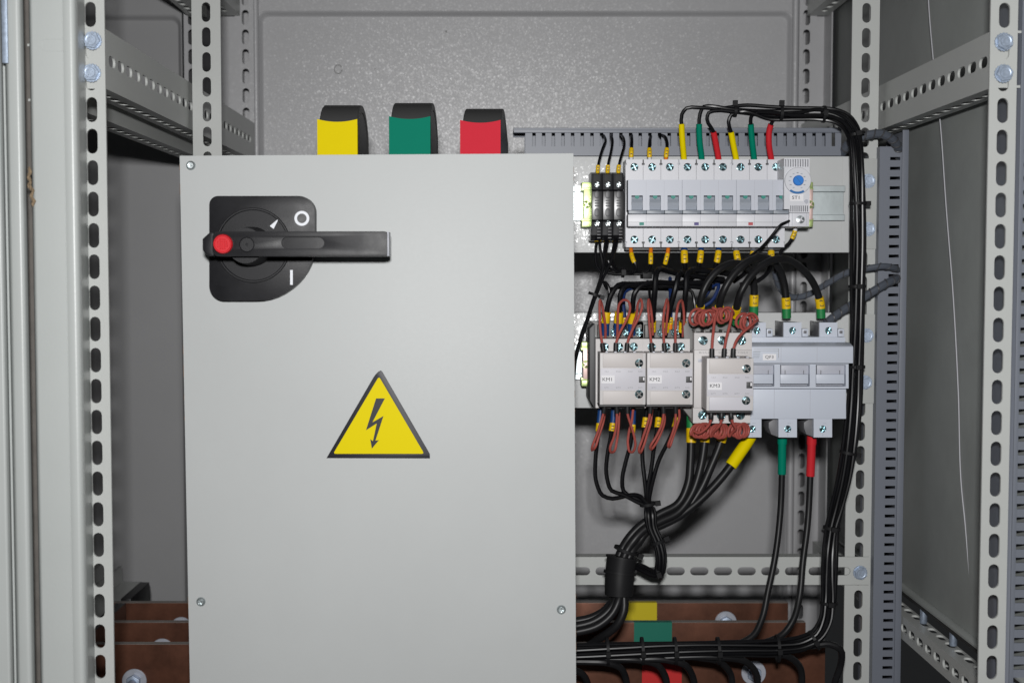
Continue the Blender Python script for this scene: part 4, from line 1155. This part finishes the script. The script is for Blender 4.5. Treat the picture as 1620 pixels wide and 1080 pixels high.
marker_wire('black wire with yellow marker on the fuse terminal beside the breaker', [(978,276,1.292),(978.7,265,1.290),(982.5,248,1.296),(987.5,231,1.304),(987,220,1.316),(983,214,1.332),(981,213,1.350)], .0013, True, group=G1, mr=.0022)
G2 = 'short wires from duct to the green-tagged breaker'
for (x, f, pole, pts) in ((998.5, 'ferrule_white', 'first', [(998.5,258,1.312),(998.5,246,1.308),(999.5,225,1.318),(999,214,1.334),(998,212,1.350)]),
                          (1028, 'ferrule_white', 'middle', [(1028,258,1.312),(1027.5,246,1.308),(1027.5,228,1.316),(1029.5,216,1.334),(1030,213,1.350)]),
                          (1054, 'ferrule_orange', 'last', [(1053.5,258,1.312),(1053.8,246,1.308),(1055.5,228,1.314),(1053,218,1.322),(1046,214,1.336),(1044,213,1.350)])):
    marker_wire('short black wire with yellow marker above the %s pole of the green-tagged breaker' % pole, pts, .0016, True, f, G2, mlen=.0085, mr=.0024, off=.001, flen=.006, fr=.0019)

# ---- wires below the breakers
G3 = 'marked wires below the breakers'
lo = [
 (999, 'ferrule_orange', [(998,386,1.312),(998.5,399,1.306),(1002,412,1.300),(1006.5,421,1.300),(1004,430,1.302),(990,433,1.306),(975,434,1.306),(960,431,1.306)], .0016, .0023, 'first', 'green'),
 (1030, 'ferrule_orange', [(1030,386,1.312),(1029.5,399,1.306),(1029.5,412,1.302),(1028.5,422,1.304),(1022,431,1.306),(1005,433,1.308),(985,432,1.308),(968,424,1.308),(962,412,1.308)], .0016, .0023, 'middle', 'green'),
 (1057, 'ferrule_orange', [(1057.5,386,1.312),(1056.5,399,1.306),(1053.5,412,1.304),(1048,426,1.310),(1030,432,1.314),(1005,431,1.314)], .0016, .0023, 'last', 'green'),
 (1082.5, 'ferrule_blue', [(1082.8,386,1.312),(1082.5,399,1.306),(1083,414,1.304),(1084,430,1.308),(1086,444,1.312),(1100,452,1.316),(1130,455,1.320)], .0026, .0036, 'first', 'violet'),
 (1109, 'ferrule_blue', [(1109.5,386,1.312),(1108.8,399,1.306),(1107,414,1.304),(1103,428,1.308),(1096,440,1.314),(1080,446,1.318)], .0022, .0032, 'middle', 'violet'),
 (1137, 'ferrule_blue', [(1137.5,386,1.312),(1136.5,399,1.306),(1134.5,412,1.304),(1129,426,1.308),(1115,434,1.312),(1095,437,1.314)], .0022, .0032, 'last', 'violet'),
 (1165, 'ferrule_grey', [(1164.3,386,1.312),(1165,400,1.306),(1167.5,414,1.304),(1166,430,1.310),(1150,444,1.318),(1130,448,1.322)], .0022, .0034, 'first', 'red'),
 (1193, 'ferrule_grey', [(1191.5,386,1.312),(1192,398,1.306),(1189,412,1.306),(1180,430,1.312),(1160,446,1.320)], .0022, .0032, 'middle', 'red'),
 (1220, 'ferrule_grey', [(1219.5,386,1.312),(1220,399,1.306),(1219.5,412,1.304),(1215,430,1.312),(1195,446,1.320),(1170,450,1.322)], .0022, .0034, 'last', 'red')]
for (x, f, pts, r, mr, pole, tag) in lo:
    marker_wire('black wire with yellow marker below the %s pole of the %s-tagged breaker' % (pole, tag), pts, r, True, f, G3, mlen=.0105, mr=mr, off=.003, flen=(.0068 if f != 'ferrule_orange' else .0092), fr=r*1.25)
marker_wire('black wire with yellow marker below the thermostat', [(1258.8,355,1.300),(1258,364,1.298),(1255,373,1.298),(1248,385,1.300),(1236,396,1.304),(1232,412,1.306),(1226,430,1.310)], .0017, True, 'ferrule_white', mlen=.008, mr=.0024, off=.001, flen=.006, fr=.002)
cable('thermostat_wire', 'thin black wire slanting from the thermostat across the breaker terminals', 'wire', [(1252,347,1.272),(1247,350.5,1.268),(1236,355,1.264),(1222,372,1.266),(1205,391,1.272),(1188,404,1.280),(1172,416,1.292)], .0014, M['pvc_black'])

# ---- wires leaving the fuse terminals downwards
GF = 'wires below the fuse terminals'
ft = [('first of the pair under the terminal beside the end clamp', [(943.5,374,1.304),(943.5,384,1.302),(942,402,1.300),(944,420,1.300),(951,432,1.300),(948,446,1.298),(938,474,1.296),(928,505,1.294),(919,530,1.292),(912,560,1.290),(908,600,1.290)]),
      ('second of the pair under the terminal beside the end clamp', [(948,374,1.304),(948.5,384,1.300),(951,402,1.298),(953.5,418,1.298),(952,434,1.298),(946,452,1.296),(938,480,1.294),(928,510,1.292),(918,540,1.290),(909,575,1.288)]),
      ('first of the pair under the middle terminal', [(958,374,1.304),(957.5,386,1.300),(955,404,1.298),(957,416,1.300),(964,424,1.304),(980,429,1.306),(1005,432,1.308),(1030,431,1.310)]),
      ('second of the pair under the middle terminal', [(962,374,1.304),(961,386,1.298),(957,406,1.294),(953,430,1.292),(944,460,1.290),(933,495,1.288),(922,525,1.286),(912,555,1.286),(905,590,1.286)]),
      ('first of the pair under the terminal beside the breaker', [(972,374,1.304),(971.5,386,1.300),(968,404,1.298),(970,418,1.300),(976,426,1.304),(990,430,1.306),(1015,430,1.310),(1035,428,1.312)]),
      ('second of the pair under the terminal beside the breaker', [(977,374,1.304),(975.5,386,1.296),(969,408,1.292),(957,434,1.290),(944,466,1.288),(932,500,1.286),(921,532,1.284),(910,565,1.284)])]
for wtxt, pts in ft:
    cable('terminal_wire', 'thin black wire, ' + wtxt, 'wire', pts, .0014, M['pvc_black'], group=GF, sleeves=[('marker', .003, .0055, .0019, M['marker_yellow'])])
tie(985.5, 431, 1.306, 1, .03, .0040, .0045, 'small black cable tie on the thin harness under the fuse terminals', (0, 1)); tie(940.5, 466, 1.291, -.35, 1, .0052, .005, 'small black cable tie on the slanting wires at the panel edge', (1, 0))
obj('tie_mount', MB().box(*W(1017, 441, 1.305), *(W(1027, 430.5, 1.330))), M['tie_black'], None, bevel=.0006, label='small black square tie mount under the thin harness', cat='tie mount')

# ---- feed wires into KM1 and KM2
GK = 'feed wires into the two small contactors'
feed = [
 ('first terminal of KM1', [(957,530,1.292),(957.5,512,1.290),(960,492,1.288),(967.5,465,1.286),(978,451,1.288),(1000,449.5,1.292),(1040,448.5,1.296),(1090,449,1.300),(1125,452,1.306)], True),
 ('second terminal of KM1', [(976.5,530,1.292),(977.5,512,1.290),(980.5,485,1.286),(983,461,1.284),(990,451.5,1.286),(1010,451.5,1.290),(1050,452,1.295),(1095,453,1.300),(1125,456,1.306)], True),
 ('third terminal of KM1', [(999,530,1.292),(999.5,512,1.290),(1001,485,1.284),(1004.5,463,1.281),(1015,451.5,1.282),(1032,447,1.284),(1060,447.5,1.290),(1105,447,1.298),(1130,445,1.304)], True),
 ('first terminal of KM2', [(1031.5,534,1.292),(1032,516,1.290),(1033.5,490,1.282),(1036.5,455,1.276),(1038.5,432,1.278),(1043,425.5,1.284),(1056,428.5,1.292),(1080,434.5,1.300),(1120,438,1.306)], False),
 ('second terminal of KM2', [(1052,534,1.292),(1054,512,1.288),(1060,487,1.282),(1069,455,1.278),(1073,438,1.280),(1077,431.5,1.284),(1090,434,1.292),(1120,440,1.300),(1145,442,1.306)], False),
 ('third terminal of KM2', [(1078,534,1.292),(1080,512,1.288),(1082.5,485,1.280),(1085.5,455,1.276),(1087.5,434,1.278),(1093,427.5,1.282),(1110,428,1.290),(1140,431,1.300),(1165,436,1.308)], False)]
for wtxt, pts, blue in feed:
    y = .011
    sl = [('blue_ferrule', .0, .0125, .0042, M['ferrule_blue']), ('marker', .0125, .0235, .0044, M['marker_yellow'])] if blue else [('marker', .006, .0165, .0038, M['marker_yellow'])]
    cable('feed_wire', 'black wire bending down to the ' + wtxt, 'wire', pts, .0026 if blue else .0029, M['pvc_black'], group=GK, sleeves=sl)
cable('blue_wire', 'thin blue wire beside the second terminal of KM1', 'wire', [(989,520,1.296),(988,500,1.296),(986,478,1.298),(988,462,1.304),(1000,455,1.310)], .0020, M['pvc_blue'], sleeves=[('marker', .0045, .011, .0028, M['marker_yellow'])])
cable('blue_wire', 'thin blue wire with yellow marker between two terminals of KM2', 'wire', [(1060,520,1.290),(1060.5,505,1.288),(1061.5,485,1.290),(1061,468,1.296),(1060,450,1.306),(1060,440,1.316)], .0019, M['pvc_blue'], sleeves=[('ferrule', .0, .005, .0024, M['ferrule_orange']), ('marker', .005, .0115, .0028, M['marker_yellow'])])
cable('blue_wire', 'blue wire looping behind the thick arched cables', 'wire', [(1110,486,1.310),(1124,478,1.308),(1134,462,1.306),(1137,450,1.308),(1128,452,1.312),(1116,468,1.316),(1104,476,1.318)], .0018, M['pvc_blue'])
# low dark tangle wires behind
cable('loose_wire', 'thin black wire running flat along the gap between the two mounting plates', 'wire', [(956,448,1.300),(960,456,1.300),(975,455,1.306),(1010,457,1.312),(1060,458,1.316),(1095,462,1.312),(1098,475,1.310),(1100,490,1.310)], .0017, M['pvc_black'])
cable('loose_wire', 'thin black wire curling at the slanting wires beside KM1', 'wire', [(950,446,1.296),(958,447,1.294),(963,455,1.292),(964,468,1.292),(961,484,1.292),(955,505,1.294),(951,530,1.296)], .0016, M['pvc_black'])
cable('loose_wire', 'thin black wire dropping behind the red loops of KM2', 'wire', [(1024,444,1.312),(1027,455,1.308),(1028,470,1.302),(1032,484,1.298),(1036,505,1.298)], .0014, M['pvc_black'])

# ---- red-brown loops on KM1 and KM2
def z5(pts): return [(900 + x/4.154, 460 + y/4.154) for x, y in pts]
RL = .00125
tops = [('first top terminal of KM1', [(228,400),(222,360),(210,290),(202,150),(205,62),(214,80),(228,150),(240,235),(240,310)], (1.240,1.276)),
        ('second top terminal of KM1', [(309,400),(310,345),(332,280),(378,190),(402,115),(390,68),(360,60),(332,85),(322,150),(320,230),(318,300)], (1.240,1.276)),
        ('third top terminal of KM1', [(380,400),(384,345),(415,260),(460,170),(482,90),(472,56),(455,80),(446,150),(424,220),(412,300)], (1.240,1.276)),
        ('first top terminal of KM2', [(549,400),(543,350),(534,280),(526,180),(520,90),(524,58),(534,90),(546,180),(552,290)], (1.240,1.276)),
        ('second top terminal of KM2', [(630,400),(626,345),(620,260),(622,170),(634,90),(645,56),(652,90),(646,170),(636,290)], (1.240,1.276)),
        ('third top terminal of KM2', [(700,400),(700,345),(700,260),(708,150),(722,80),(740,62),(752,110),(757,200),(748,300)], (1.240,1.276))]
GR = 'red looped leads on the small contactors'
def loop(name, wtxt, zp, d, boot=True, r=RL):
    P = z5(zp); n = len(P)
    pts = [(x, y, d[0] + (d[1]-d[0])*(k/(n-1))**1.5) for k, (x, y) in enumerate(P)]
    cable('red_lead', 'red-brown looped lead on the ' + wtxt, 'wire', pts, r, M['pvc_red'], group=GR, sleeves=[('boot', 0.0, .0082, .0023, M['boot_black'])], step=.0025)
for wtxt, zp, d in tops: loop('red_lead', wtxt, zp, d)
bots = [('first bottom terminal of KM1', [(236,748),(230,790),(214,850),(185,940),(152,1028),(152,1046),(168,1034),(198,950),(226,860),(238,790)]),
        ('second bottom terminal of KM1', [(312,748),(316,800),(312,880),(296,960),(270,1035),(276,1060),(296,1055),(316,980),(326,900),(330,800)]),
        ('third bottom terminal of KM1', [(384,748),(386,810),(404,870),(428,950),(436,1020),(420,1058),(400,1056),(388,1010),(394,930),(412,860),(422,780)]),
        ('first bottom terminal of KM2', [(538,748),(534,800),(514,880),(484,970),(460,1050),(468,1064),(486,1030),(515,940),(538,860),(546,780)]),
        ('second bottom terminal of KM2', [(618,748),(622,810),(612,870),(578,950),(534,1028),(540,1042),(566,1010),(606,930),(628,860),(628,790)]),
        ('third bottom terminal of KM2', [(700,748),(702,800),(698,870),(672,960),(652,1018),(660,1026),(684,960),(708,890),(726,830),(724,780)])]
for wtxt, zp in bots: loop('red_lead', wtxt, zp, (1.240, 1.272))

# ---- coiled red leads on KM3
def coil(wtxt, cx, cy, rpx, turns, adv, Yc, lead, top=True, ph=0.0, wob=.12):
    c0 = W(cx, cy, Yc); r = S(rpx, Yc)
    pts = [W(*p) for p in lead]
    N = turns * 12
    for k in range(N + 1):
        a = (ph + 2*math.pi*k/12) * (1 if top else -1)
        rr = r * (1 + wob*math.sin(k*.37 + cx))
        u = Vector((.86, .5, 0)); v = Vector((.08, 0, 1)).normalized()
        pts.append(c0 + u*(rr*math.cos(a)) + v*(rr*.95*math.sin(a)) + Vector((S(adv,Yc)*(k/N - .5), .006*(k/N - .5) , S(1.5,Yc)*math.sin(k*.21))))
    pts.append(pts[-1] + Vector((0, .010, -.006 if top else .006)))
    cable('coiled_lead', 'red-brown lead wound into a coil at the ' + wtxt, 'wire', pts, .00135, M['pvc_red'], group='coiled red leads on contactor KM3', sleeves=[('boot', 0.0, .0085, .0024, M['boot_black'])], step=.002)
coil('top left terminal of KM3', 1111, 502, 12, 4, -25, 1.246, [(1126.3,566,1.222),(1126.3,556,1.222),(1127,540,1.224),(1129,520,1.228),(1131,503,1.232),(1134,490,1.238),(1128,487,1.24)], ph=.6)
coil('top middle terminal of KM3', 1143, 498, 11, 3, -17, 1.246, [(1145.6,566,1.222),(1145.8,556,1.222),(1148,540,1.224),(1153,520,1.228),(1157,503,1.232),(1158,494,1.238)], ph=.3)
coil('top right terminal of KM3', 1180, 508, 12.5, 3, -18, 1.246, [(1160,566,1.222),(1160.5,552,1.222),(1164,541,1.224),(1174,527,1.228),(1188,515,1.232),(1196,508,1.238)], ph=.2)
coil('bottom left terminal of KM3', 1109, 681, 11, 4, 18, 1.246, [(1125,648,1.226),(1125,657,1.224),(1124,666,1.226),(1116,678,1.230),(1104,685,1.234),(1097,681,1.238)], top=False, ph=2.6)
coil('bottom middle terminal of KM3', 1139, 682, 10.5, 4, 15, 1.246, [(1141.5,648,1.226),(1141.5,657,1.224),(1140.5,668,1.226),(1134,678,1.230),(1128,684,1.236)], top=False, ph=2.4)
coil('bottom right terminal of KM3', 1170, 681, 11, 4, 20, 1.246, [(1156.5,648,1.226),(1156.5,657,1.224),(1159,668,1.226),(1164,678,1.230),(1158,684,1.236)], top=False, ph=2.4)

# ---- three thick arched cables KM3 -> QF3
RT = .0036
arches = [('first', '2 3', [(1112,512,1.276),(1108.5,497,1.272),(1108,482,1.266),(1111.5,464,1.262),(1120.5,445,1.262),(1138,426,1.264),(1160,416.5,1.270),(1180,421,1.280),(1190.5,438,1.290),(1193,458,1.296),(1192.7,480,1.298),(1192.5,499,1.300)]),
          ('second', '3 3', [(1142,512,1.272),(1138.5,497,1.268),(1138.5,481,1.260),(1144.5,461,1.254),(1160,435,1.254),(1180,416,1.258),(1200,407.5,1.266),(1216,409,1.276),(1230,421,1.286),(1239.5,444,1.294),(1243.6,478,1.298),(1244.5,503,1.300)]),
          ('third', '4 3', [(1165,512,1.268),(1164.5,497,1.262),(1166.5,481,1.252),(1171.8,463,1.246),(1184,442,1.246),(1203,422,1.250),(1222,411.5,1.256),(1240,409.5,1.264),(1258,417,1.274),(1277,434,1.284),(1291,457,1.294),(1297.5,479,1.298),(1299,503,1.300)])]
for nm, dg, pts in arches:
    o, path = cable('arched_cable', 'thick black arched cable from KM3 to the %s pole of QF3' % nm, 'cable', pts, RT, M['pvc_thick'], sides=14, group='thick arched cables between KM3 and QF3',
          sleeves=[('green_sleeve', .0, .006, RT*1.22, M['cable_green']), ('marker', .0085, .0205, RT*1.22, M['marker_yellow']), ('green_sleeve', -.0098, -.0002, RT*1.25, M['cable_green']), ('marker', -.0208, -.0098, RT*1.28, M['marker_yellow'])])
    q0 = sub(path, -.0180, -.0178)[0]; q1 = sub(path, -.0126, -.0124)[0]
    for q, ch in ((q0, dg[0]), (q1, dg[2])):
        to = text('digit', ch, 0, 0, 1.3, 6.2, 'ink', o, rot=-math.pi/2)
        to.location = (q + Vector((0, -RT*1.33, 0))) - WL[o.name]

# ---- thin outgoing wires under KM1/KM2 gathered by a tie
def z7(pts, Ya, Yb_): 
    n = len(pts); return [(900 + x/4.91, 660 + y/4.91, Ya + (Yb_-Ya)*k/(n-1)) for k, (x, y) in enumerate(pts)]
GO = 'thin wires leaving the small contactors downwards'
TAIL = [(1028,805,1.258),(1031,832,1.255),(1041,856,1.252),(1046,878,1.250),(1045,897,1.250),(1042,907,1.252),(1032,906,1.255),(1016,898,1.262),(1004,895,1.270),(990,897,1.276)]
outs = [('first bottom terminal of KM1', [(250,-90),(240,20),(222,180),(206,340),(215,510),(262,606),(340,630),(430,612),(510,600),(560,615),(592,655)]),
        ('second bottom terminal of KM1', [(350,-90),(345,20),(325,150),(302,270),(296,470),(332,568),(420,598),(500,640),(580,678)]),
        ('third bottom terminal of KM1', [(500,-80),(495,60),(480,200),(440,350),(414,500),(424,570),(490,620),(570,650),(600,680)]),
        ('first bottom terminal of KM2', [(610,-80),(590,60),(572,200),(572,330),(588,480),(600,590),(606,670)]),
        ('second bottom terminal of KM2', [(705,-80),(690,60),(662,230),(640,400),(612,560),(612,660)]),
        ('third bottom terminal of KM2', [(850,-80),(830,50),(770,190),(700,330),(655,480),(632,580),(622,665)])]
for i, (wtxt, zp) in enumerate(outs):
    a = i * 1.05
    pts = z7(zp, 1.292, 1.262)
    tl = [W(*p) + Vector((math.cos(a)*.0036, math.sin(a)*.003, math.sin(a)*.0012)) for p in TAIL]
    sl = ([('blue_ferrule', .002, .0175, .0030, M['ferrule_blue']), ('marker', .0175, .0255, .0032, M['marker_yellow'])] if i < 3 else [('marker', .011, .021, .0032, M['marker_yellow'])])
    cable('outgoing_wire', 'black wire leaving the ' + wtxt, 'wire', pts + tl, .0021, M['pvc_black'], group=GO, sleeves=sl)
tie(1025, 797, 1.260, .15, 1, .0068, .006, 'black cable tie gathering the thin wires under KM1 and KM2', (1, .5)); tie(1040.5, 856, 1.252, .4, 1, .0064, .006, 'black cable tie low on the gathered thin wires beside the thick cables', (1, .3)); tie(1041, 906, 1.252, 1, -.3, .0055, .006, 'black cable tie at the bottom bend of the gathered thin wires', (0, 1))

# ---- four thick cables from KM3 / QF3 into the clamp sleeve
RC = .0042
FAN = [[(975,945,1.262),(962,966,1.258),(940,982,1.256),(911,990,1.256),(880,993,1.258)],
       [(972,945,1.268),(958,964,1.262),(935,977,1.260),(911,982,1.260),(880,985,1.262)],
       [(980,945,1.256),(970,968,1.252),(948,988,1.250),(911,999,1.250),(880,1002,1.252)],
       [(987,940,1.258),(987,965,1.254),(977,987,1.254),(960,1002,1.260),(944,1012,1.270),(930,1022,1.280)]]
JOIN = lambda dx, dY: [(993 + dx, 868, 1.270 + dY), (984 + dx*.9, 890, 1.266 + dY), (979 + dx*.8, 920, 1.262 + dY)]
thick = [('left bottom terminal of KM3', [(950,-10),(950,130),(945,340),(925,520),(850,670),(710,748),(570,830),(470,930)], -9, .004, None, 0),
         ('middle bottom terminal of KM3', [(1075,-10),(1060,140),(1022,390),(950,600),(850,735),(710,806),(590,866),(500,960)], 0, -.004, None, 1),
         ('right bottom terminal of KM3', [(1215,-10),(1190,150),(1100,390),(1005,590),(900,720),(760,790),(620,860),(520,970)], 5, .006, None, 2),
         ('first pole of QF3', [(1420,130),(1395,175),(1330,270),(1250,385),(1120,540),(985,670),(850,770),(720,835),(600,890),(540,975)], 9, -.002, 'shrink_yellow', 3)]
for i, (wtxt, zp, dx, dY, sleeve, fi) in enumerate(thick):
    n = len(zp)
    pts = [(900 + x/4.91, 660 + y/4.91, (1.292 if i < 3 else 1.296) - .022*k/(n-1) + dY*k/(n-1)) for k, (x, y) in enumerate(zp)]
    pts += JOIN(dx, dY) + FAN[fi]
    sl = [('sleeve', .001, .0385, .0062, M['shrink_yellow'])] if sleeve else [('green_sleeve', .0, .012, RC*1.15, M['cable_green']), ('marker', .012, .026, RC*1.2, M['marker_yellow'])]
    cable('thick_cable', ('thick black cable with yellow sleeve leaving the ' if sleeve else 'thick black cable leaving the ') + wtxt, 'cable', pts, RC, M['pvc_thick'], sides=14, sleeves=sl, group='thick cables gathered in the clamp sleeve')
# clamp sleeve
ax = spline([W(984.5, 880, 1.266), W(981, 905, 1.264), W(979.5, 925, 1.262), W(979, 941, 1.261)], .003)
n = len(ax)
mbs = MB().tube(ax, [.0150 - .0012*k/(n-1) for k in range(n)], 20)
cs = obj('clamp_sleeve', mbs, M['tie_black'], None, label='wide black clamp sleeve gathering the thick cables in front of the cross rail', cat='clamp')
obj('lip', MB().tube(sub(ax, .0, .002), .0162, 20), M['tie_black'], cs)
obj('strap', MB().tube(sub(ax, .0145, .0170), .0162, 20), M['tie_black'], cs)
tie(991, 870, 1.268, -.35, 1, .0115, .010, 'black cable tie round the thick cables above the clamp sleeve', (1, .5))

# ---- green and red cables from QF3 down behind the horizontal bundle
cable('phase_cable', 'black cable with green sleeve under the middle pole of QF3', 'cable', [(1238,683,1.300),(1237.5,700,1.300),(1237,749,1.300),(1234.5,810,1.298),(1226,882,1.290),(1215,935,1.282),(1205.5,978,1.274),(1193,1003,1.268),(1170,1017,1.264),(1130,1022,1.262),(1000,1026,1.262),(870,1030,1.262)], .0032, M['pvc_thick'], sides=12,
      sleeves=[('sleeve', .0, .0425, .0042, M['shrink_green']), ('sleeve_collar', .002, .0120, .0049, M['shrink_green'])], group='sleeved cables under QF3')
cable('phase_cable', 'black cable with red sleeve under the last pole of QF3', 'cable', [(1284.5,683,1.300),(1284,700,1.300),(1282,752,1.300),(1277.5,830,1.296),(1270,890,1.288),(1264.5,945,1.280),(1255,980,1.272),(1238,1003,1.268),(1215,1014,1.264),(1170,1020,1.260),(1000,1024,1.260),(870,1028,1.260)], .0033, M['pvc_thick'], sides=12,
      sleeves=[('sleeve', .0, .0445, .0043, M['shrink_red']), ('sleeve_collar', .002, .0125, .0049, M['shrink_red'])], group='sleeved cables under QF3')

# ---- spiral wrapped grey cables at the right
def spiral(label, pts, r, turns):
    o, path = cable('wrapped_cable', label, 'cable', pts, r, M['spiral_grey'])
    # raised helical wrap
    hp = []
    n = turns * 10
    L = sub(path, .0001, -.0001)
    import bisect
    acc = [0.0]
    for i in range(1, len(L)): acc.append(acc[-1] + (L[i]-L[i-1]).length)
    for k in range(n + 1):
        s = acc[-1]*k/n; i = min(len(L)-2, max(0, bisect.bisect(acc, s) - 1))
        p = L[i].lerp(L[i+1], (s - acc[i])/max(1e-9, acc[i+1]-acc[i])); t = (L[i+1]-L[i]).normalized()
        n1 = t.cross(Vector((0,0,1))); n1 = n1.normalized() if n1.length > .05 else Vector((1,0,0)); n2 = n1.cross(t)
        a = 2*math.pi*k/10
        hp.append(p + (n1*math.cos(a) + n2*math.sin(a))*r*1.0)
    obj('wrap', MB().tube(hp, r*.20, 6), M['dark_plastic'], o)
spiral('grey spiral-wrapped cable sagging behind the arched cables into the tall duct', [(1226,430,1.330),(1230,446,1.335),(1238,461,1.345),(1255,470.5,1.350),(1276,467,1.350),(1306,450,1.338),(1344,430,1.325),(1372,424.5,1.318),(1400,421,1.316),(1414,424,1.322),(1421,428,1.345)], .0032, 16)
spiral('grey spiral-wrapped cable rising from QF3 into the tall duct', [(1306,512,1.305),(1322,499,1.308),(1343,485,1.312),(1370,468,1.315),(1398,450.5,1.317),(1414,442.5,1.324),(1421,440,1.345)], .0042, 12)
spiral('dark spiral-wrapped cable arching over from the upper duct to the tall duct', [(1322,262,1.350),(1332,243,1.340),(1346,225,1.325),(1368,215,1.318),(1392,211.5,1.318),(1410,219,1.322),(1420,232,1.332),(1424,250,1.350)], .0044, 14)

# ---- thin wire hanging on the side wall
def sw(px, py):
    Yw = (XS - .004) * F / (px - VX)
    return W(px, py, Yw)
cable('hanging_wire', 'thin white wire hanging down the side wall', 'wire', [sw(1466,-60), sw(1470,20), sw(1476,90), sw(1487,190), sw(1497,330), sw(1508,470), sw(1516,620), sw(1521,770), sw(1527,830), sw(1535,920), sw(1544,985)], .0006, M['wire_white'], sides=6)

# ================================================================ COPPER BUSBARS AT THE BOTTOM
zbt = CZ - .3895
for k, (Y, wtxt, stc, sx0, sx1, sm, bolts, xl) in enumerate((
        (1.365, 'front copper busbar with red sticker', 'red', 1016, 1079, 'sticker_red', [(213, 1076), (1192, 1063)], -.46),
        (1.452, 'middle copper busbar with green sticker', 'green', 1003, 1063, 'sticker_green', [(257, 1027), (1170, 1040)], -.46),
        (1.540, 'rear copper busbar with yellow sticker', 'yellow', 986, 1039, 'sticker_yellow', [(287, 992), (1148, 983)], -.46))):
    xr = .350
    t = thing('copper_busbar', wtxt + ' low in the cabinet', 'busbar', (0, Y, zbt - .10), 'copper busbars')
    obj('bar', MB().box(xl, Y, zbt - .10, xr, Y + .010, zbt), M['copper'], t, bevel=.0007)
    obj('top_edge', MB().box(xl + .001, Y + .0004, zbt - .0002, xr - .001, Y + .0098, zbt + .00012), M['copper_edge'], t)
    a, b = W(sx0, 1000, Y), W(sx1, 1000, Y)
    st = obj('phase_sticker', MB().box(a.x, Y - .0004, zbt - .060, b.x, Y - .0001, zbt + .00045).box(a.x, Y - .0001, zbt + .0002, b.x, Y + .008, zbt + .00045), M[sm], t)
    for (px, py) in bolts:
        q = W(px, py, Y)
        wa = obj('washer', MB().lathe([(.0130, 0), (.0130, .0015), (.0125, .0019), (.004, .0019)], q, n=32), M['zinc_white'] if 'zinc_white' in M else mk('zinc_white', (.46, .48, .54), .5, metal=.5, var=.1, vscale=90), t)
        hx = [(q.x + .0078*math.cos(math.pi/3*i + .5), q.z + .0078*math.sin(math.pi/3*i + .5)) for i in range(6)]
        obj('nut', MB().prism(hx, [], q.y - .0085, q.y - .0019), M['zinc'], wa, bevel=.0006)
        obj('stud', MB().lathe([(.0042, .008), (.0042, .020), (.0034, .0215), (.001, .0215)], q, n=16), M['zinc'], wa)

# ---- black insulating support at the left
sp = thing('busbar_support', 'black notched insulating support holding the copper busbars at the left', 'busbar support', (-.43, 1.40, CZ - .47))
xs_ = -.437
prof = [(1.30, CZ-.47), (1.30, CZ-.392), (1.36, CZ-.392), (1.363, CZ-.43), (1.378, CZ-.43), (1.381, CZ-.388), (1.447, CZ-.388), (1.450, CZ-.43), (1.464, CZ-.43), (1.467, CZ-.388), (1.535, CZ-.388), (1.538, CZ-.43), (1.552, CZ-.43), (1.555, CZ-.388), (1.64, CZ-.388), (1.645, CZ-.40), (1.645, CZ-.43), (1.62, CZ-.47)]
obj('notched_bar', MB().prism(prof, [], xs_ - .012, xs_, lambda u, v, w: (w, u, v)), M['black_plastic'], sp, bevel=.0008)
obj('channel', MB().box(xs_ - .040, 1.30, CZ-.47, xs_ - .014, 1.66, CZ-.392).box(xs_ - .044, 1.30, CZ - .392, xs_ - .040, 1.66, CZ - .372), M['frame_paint'], sp, bevel=.0006)
obj('bracket', MB().box(xs_ - .085, 1.50, CZ-.47, xs_ - .060, 1.66, CZ-.366), M['frame_paint'], sp, bevel=.0006)
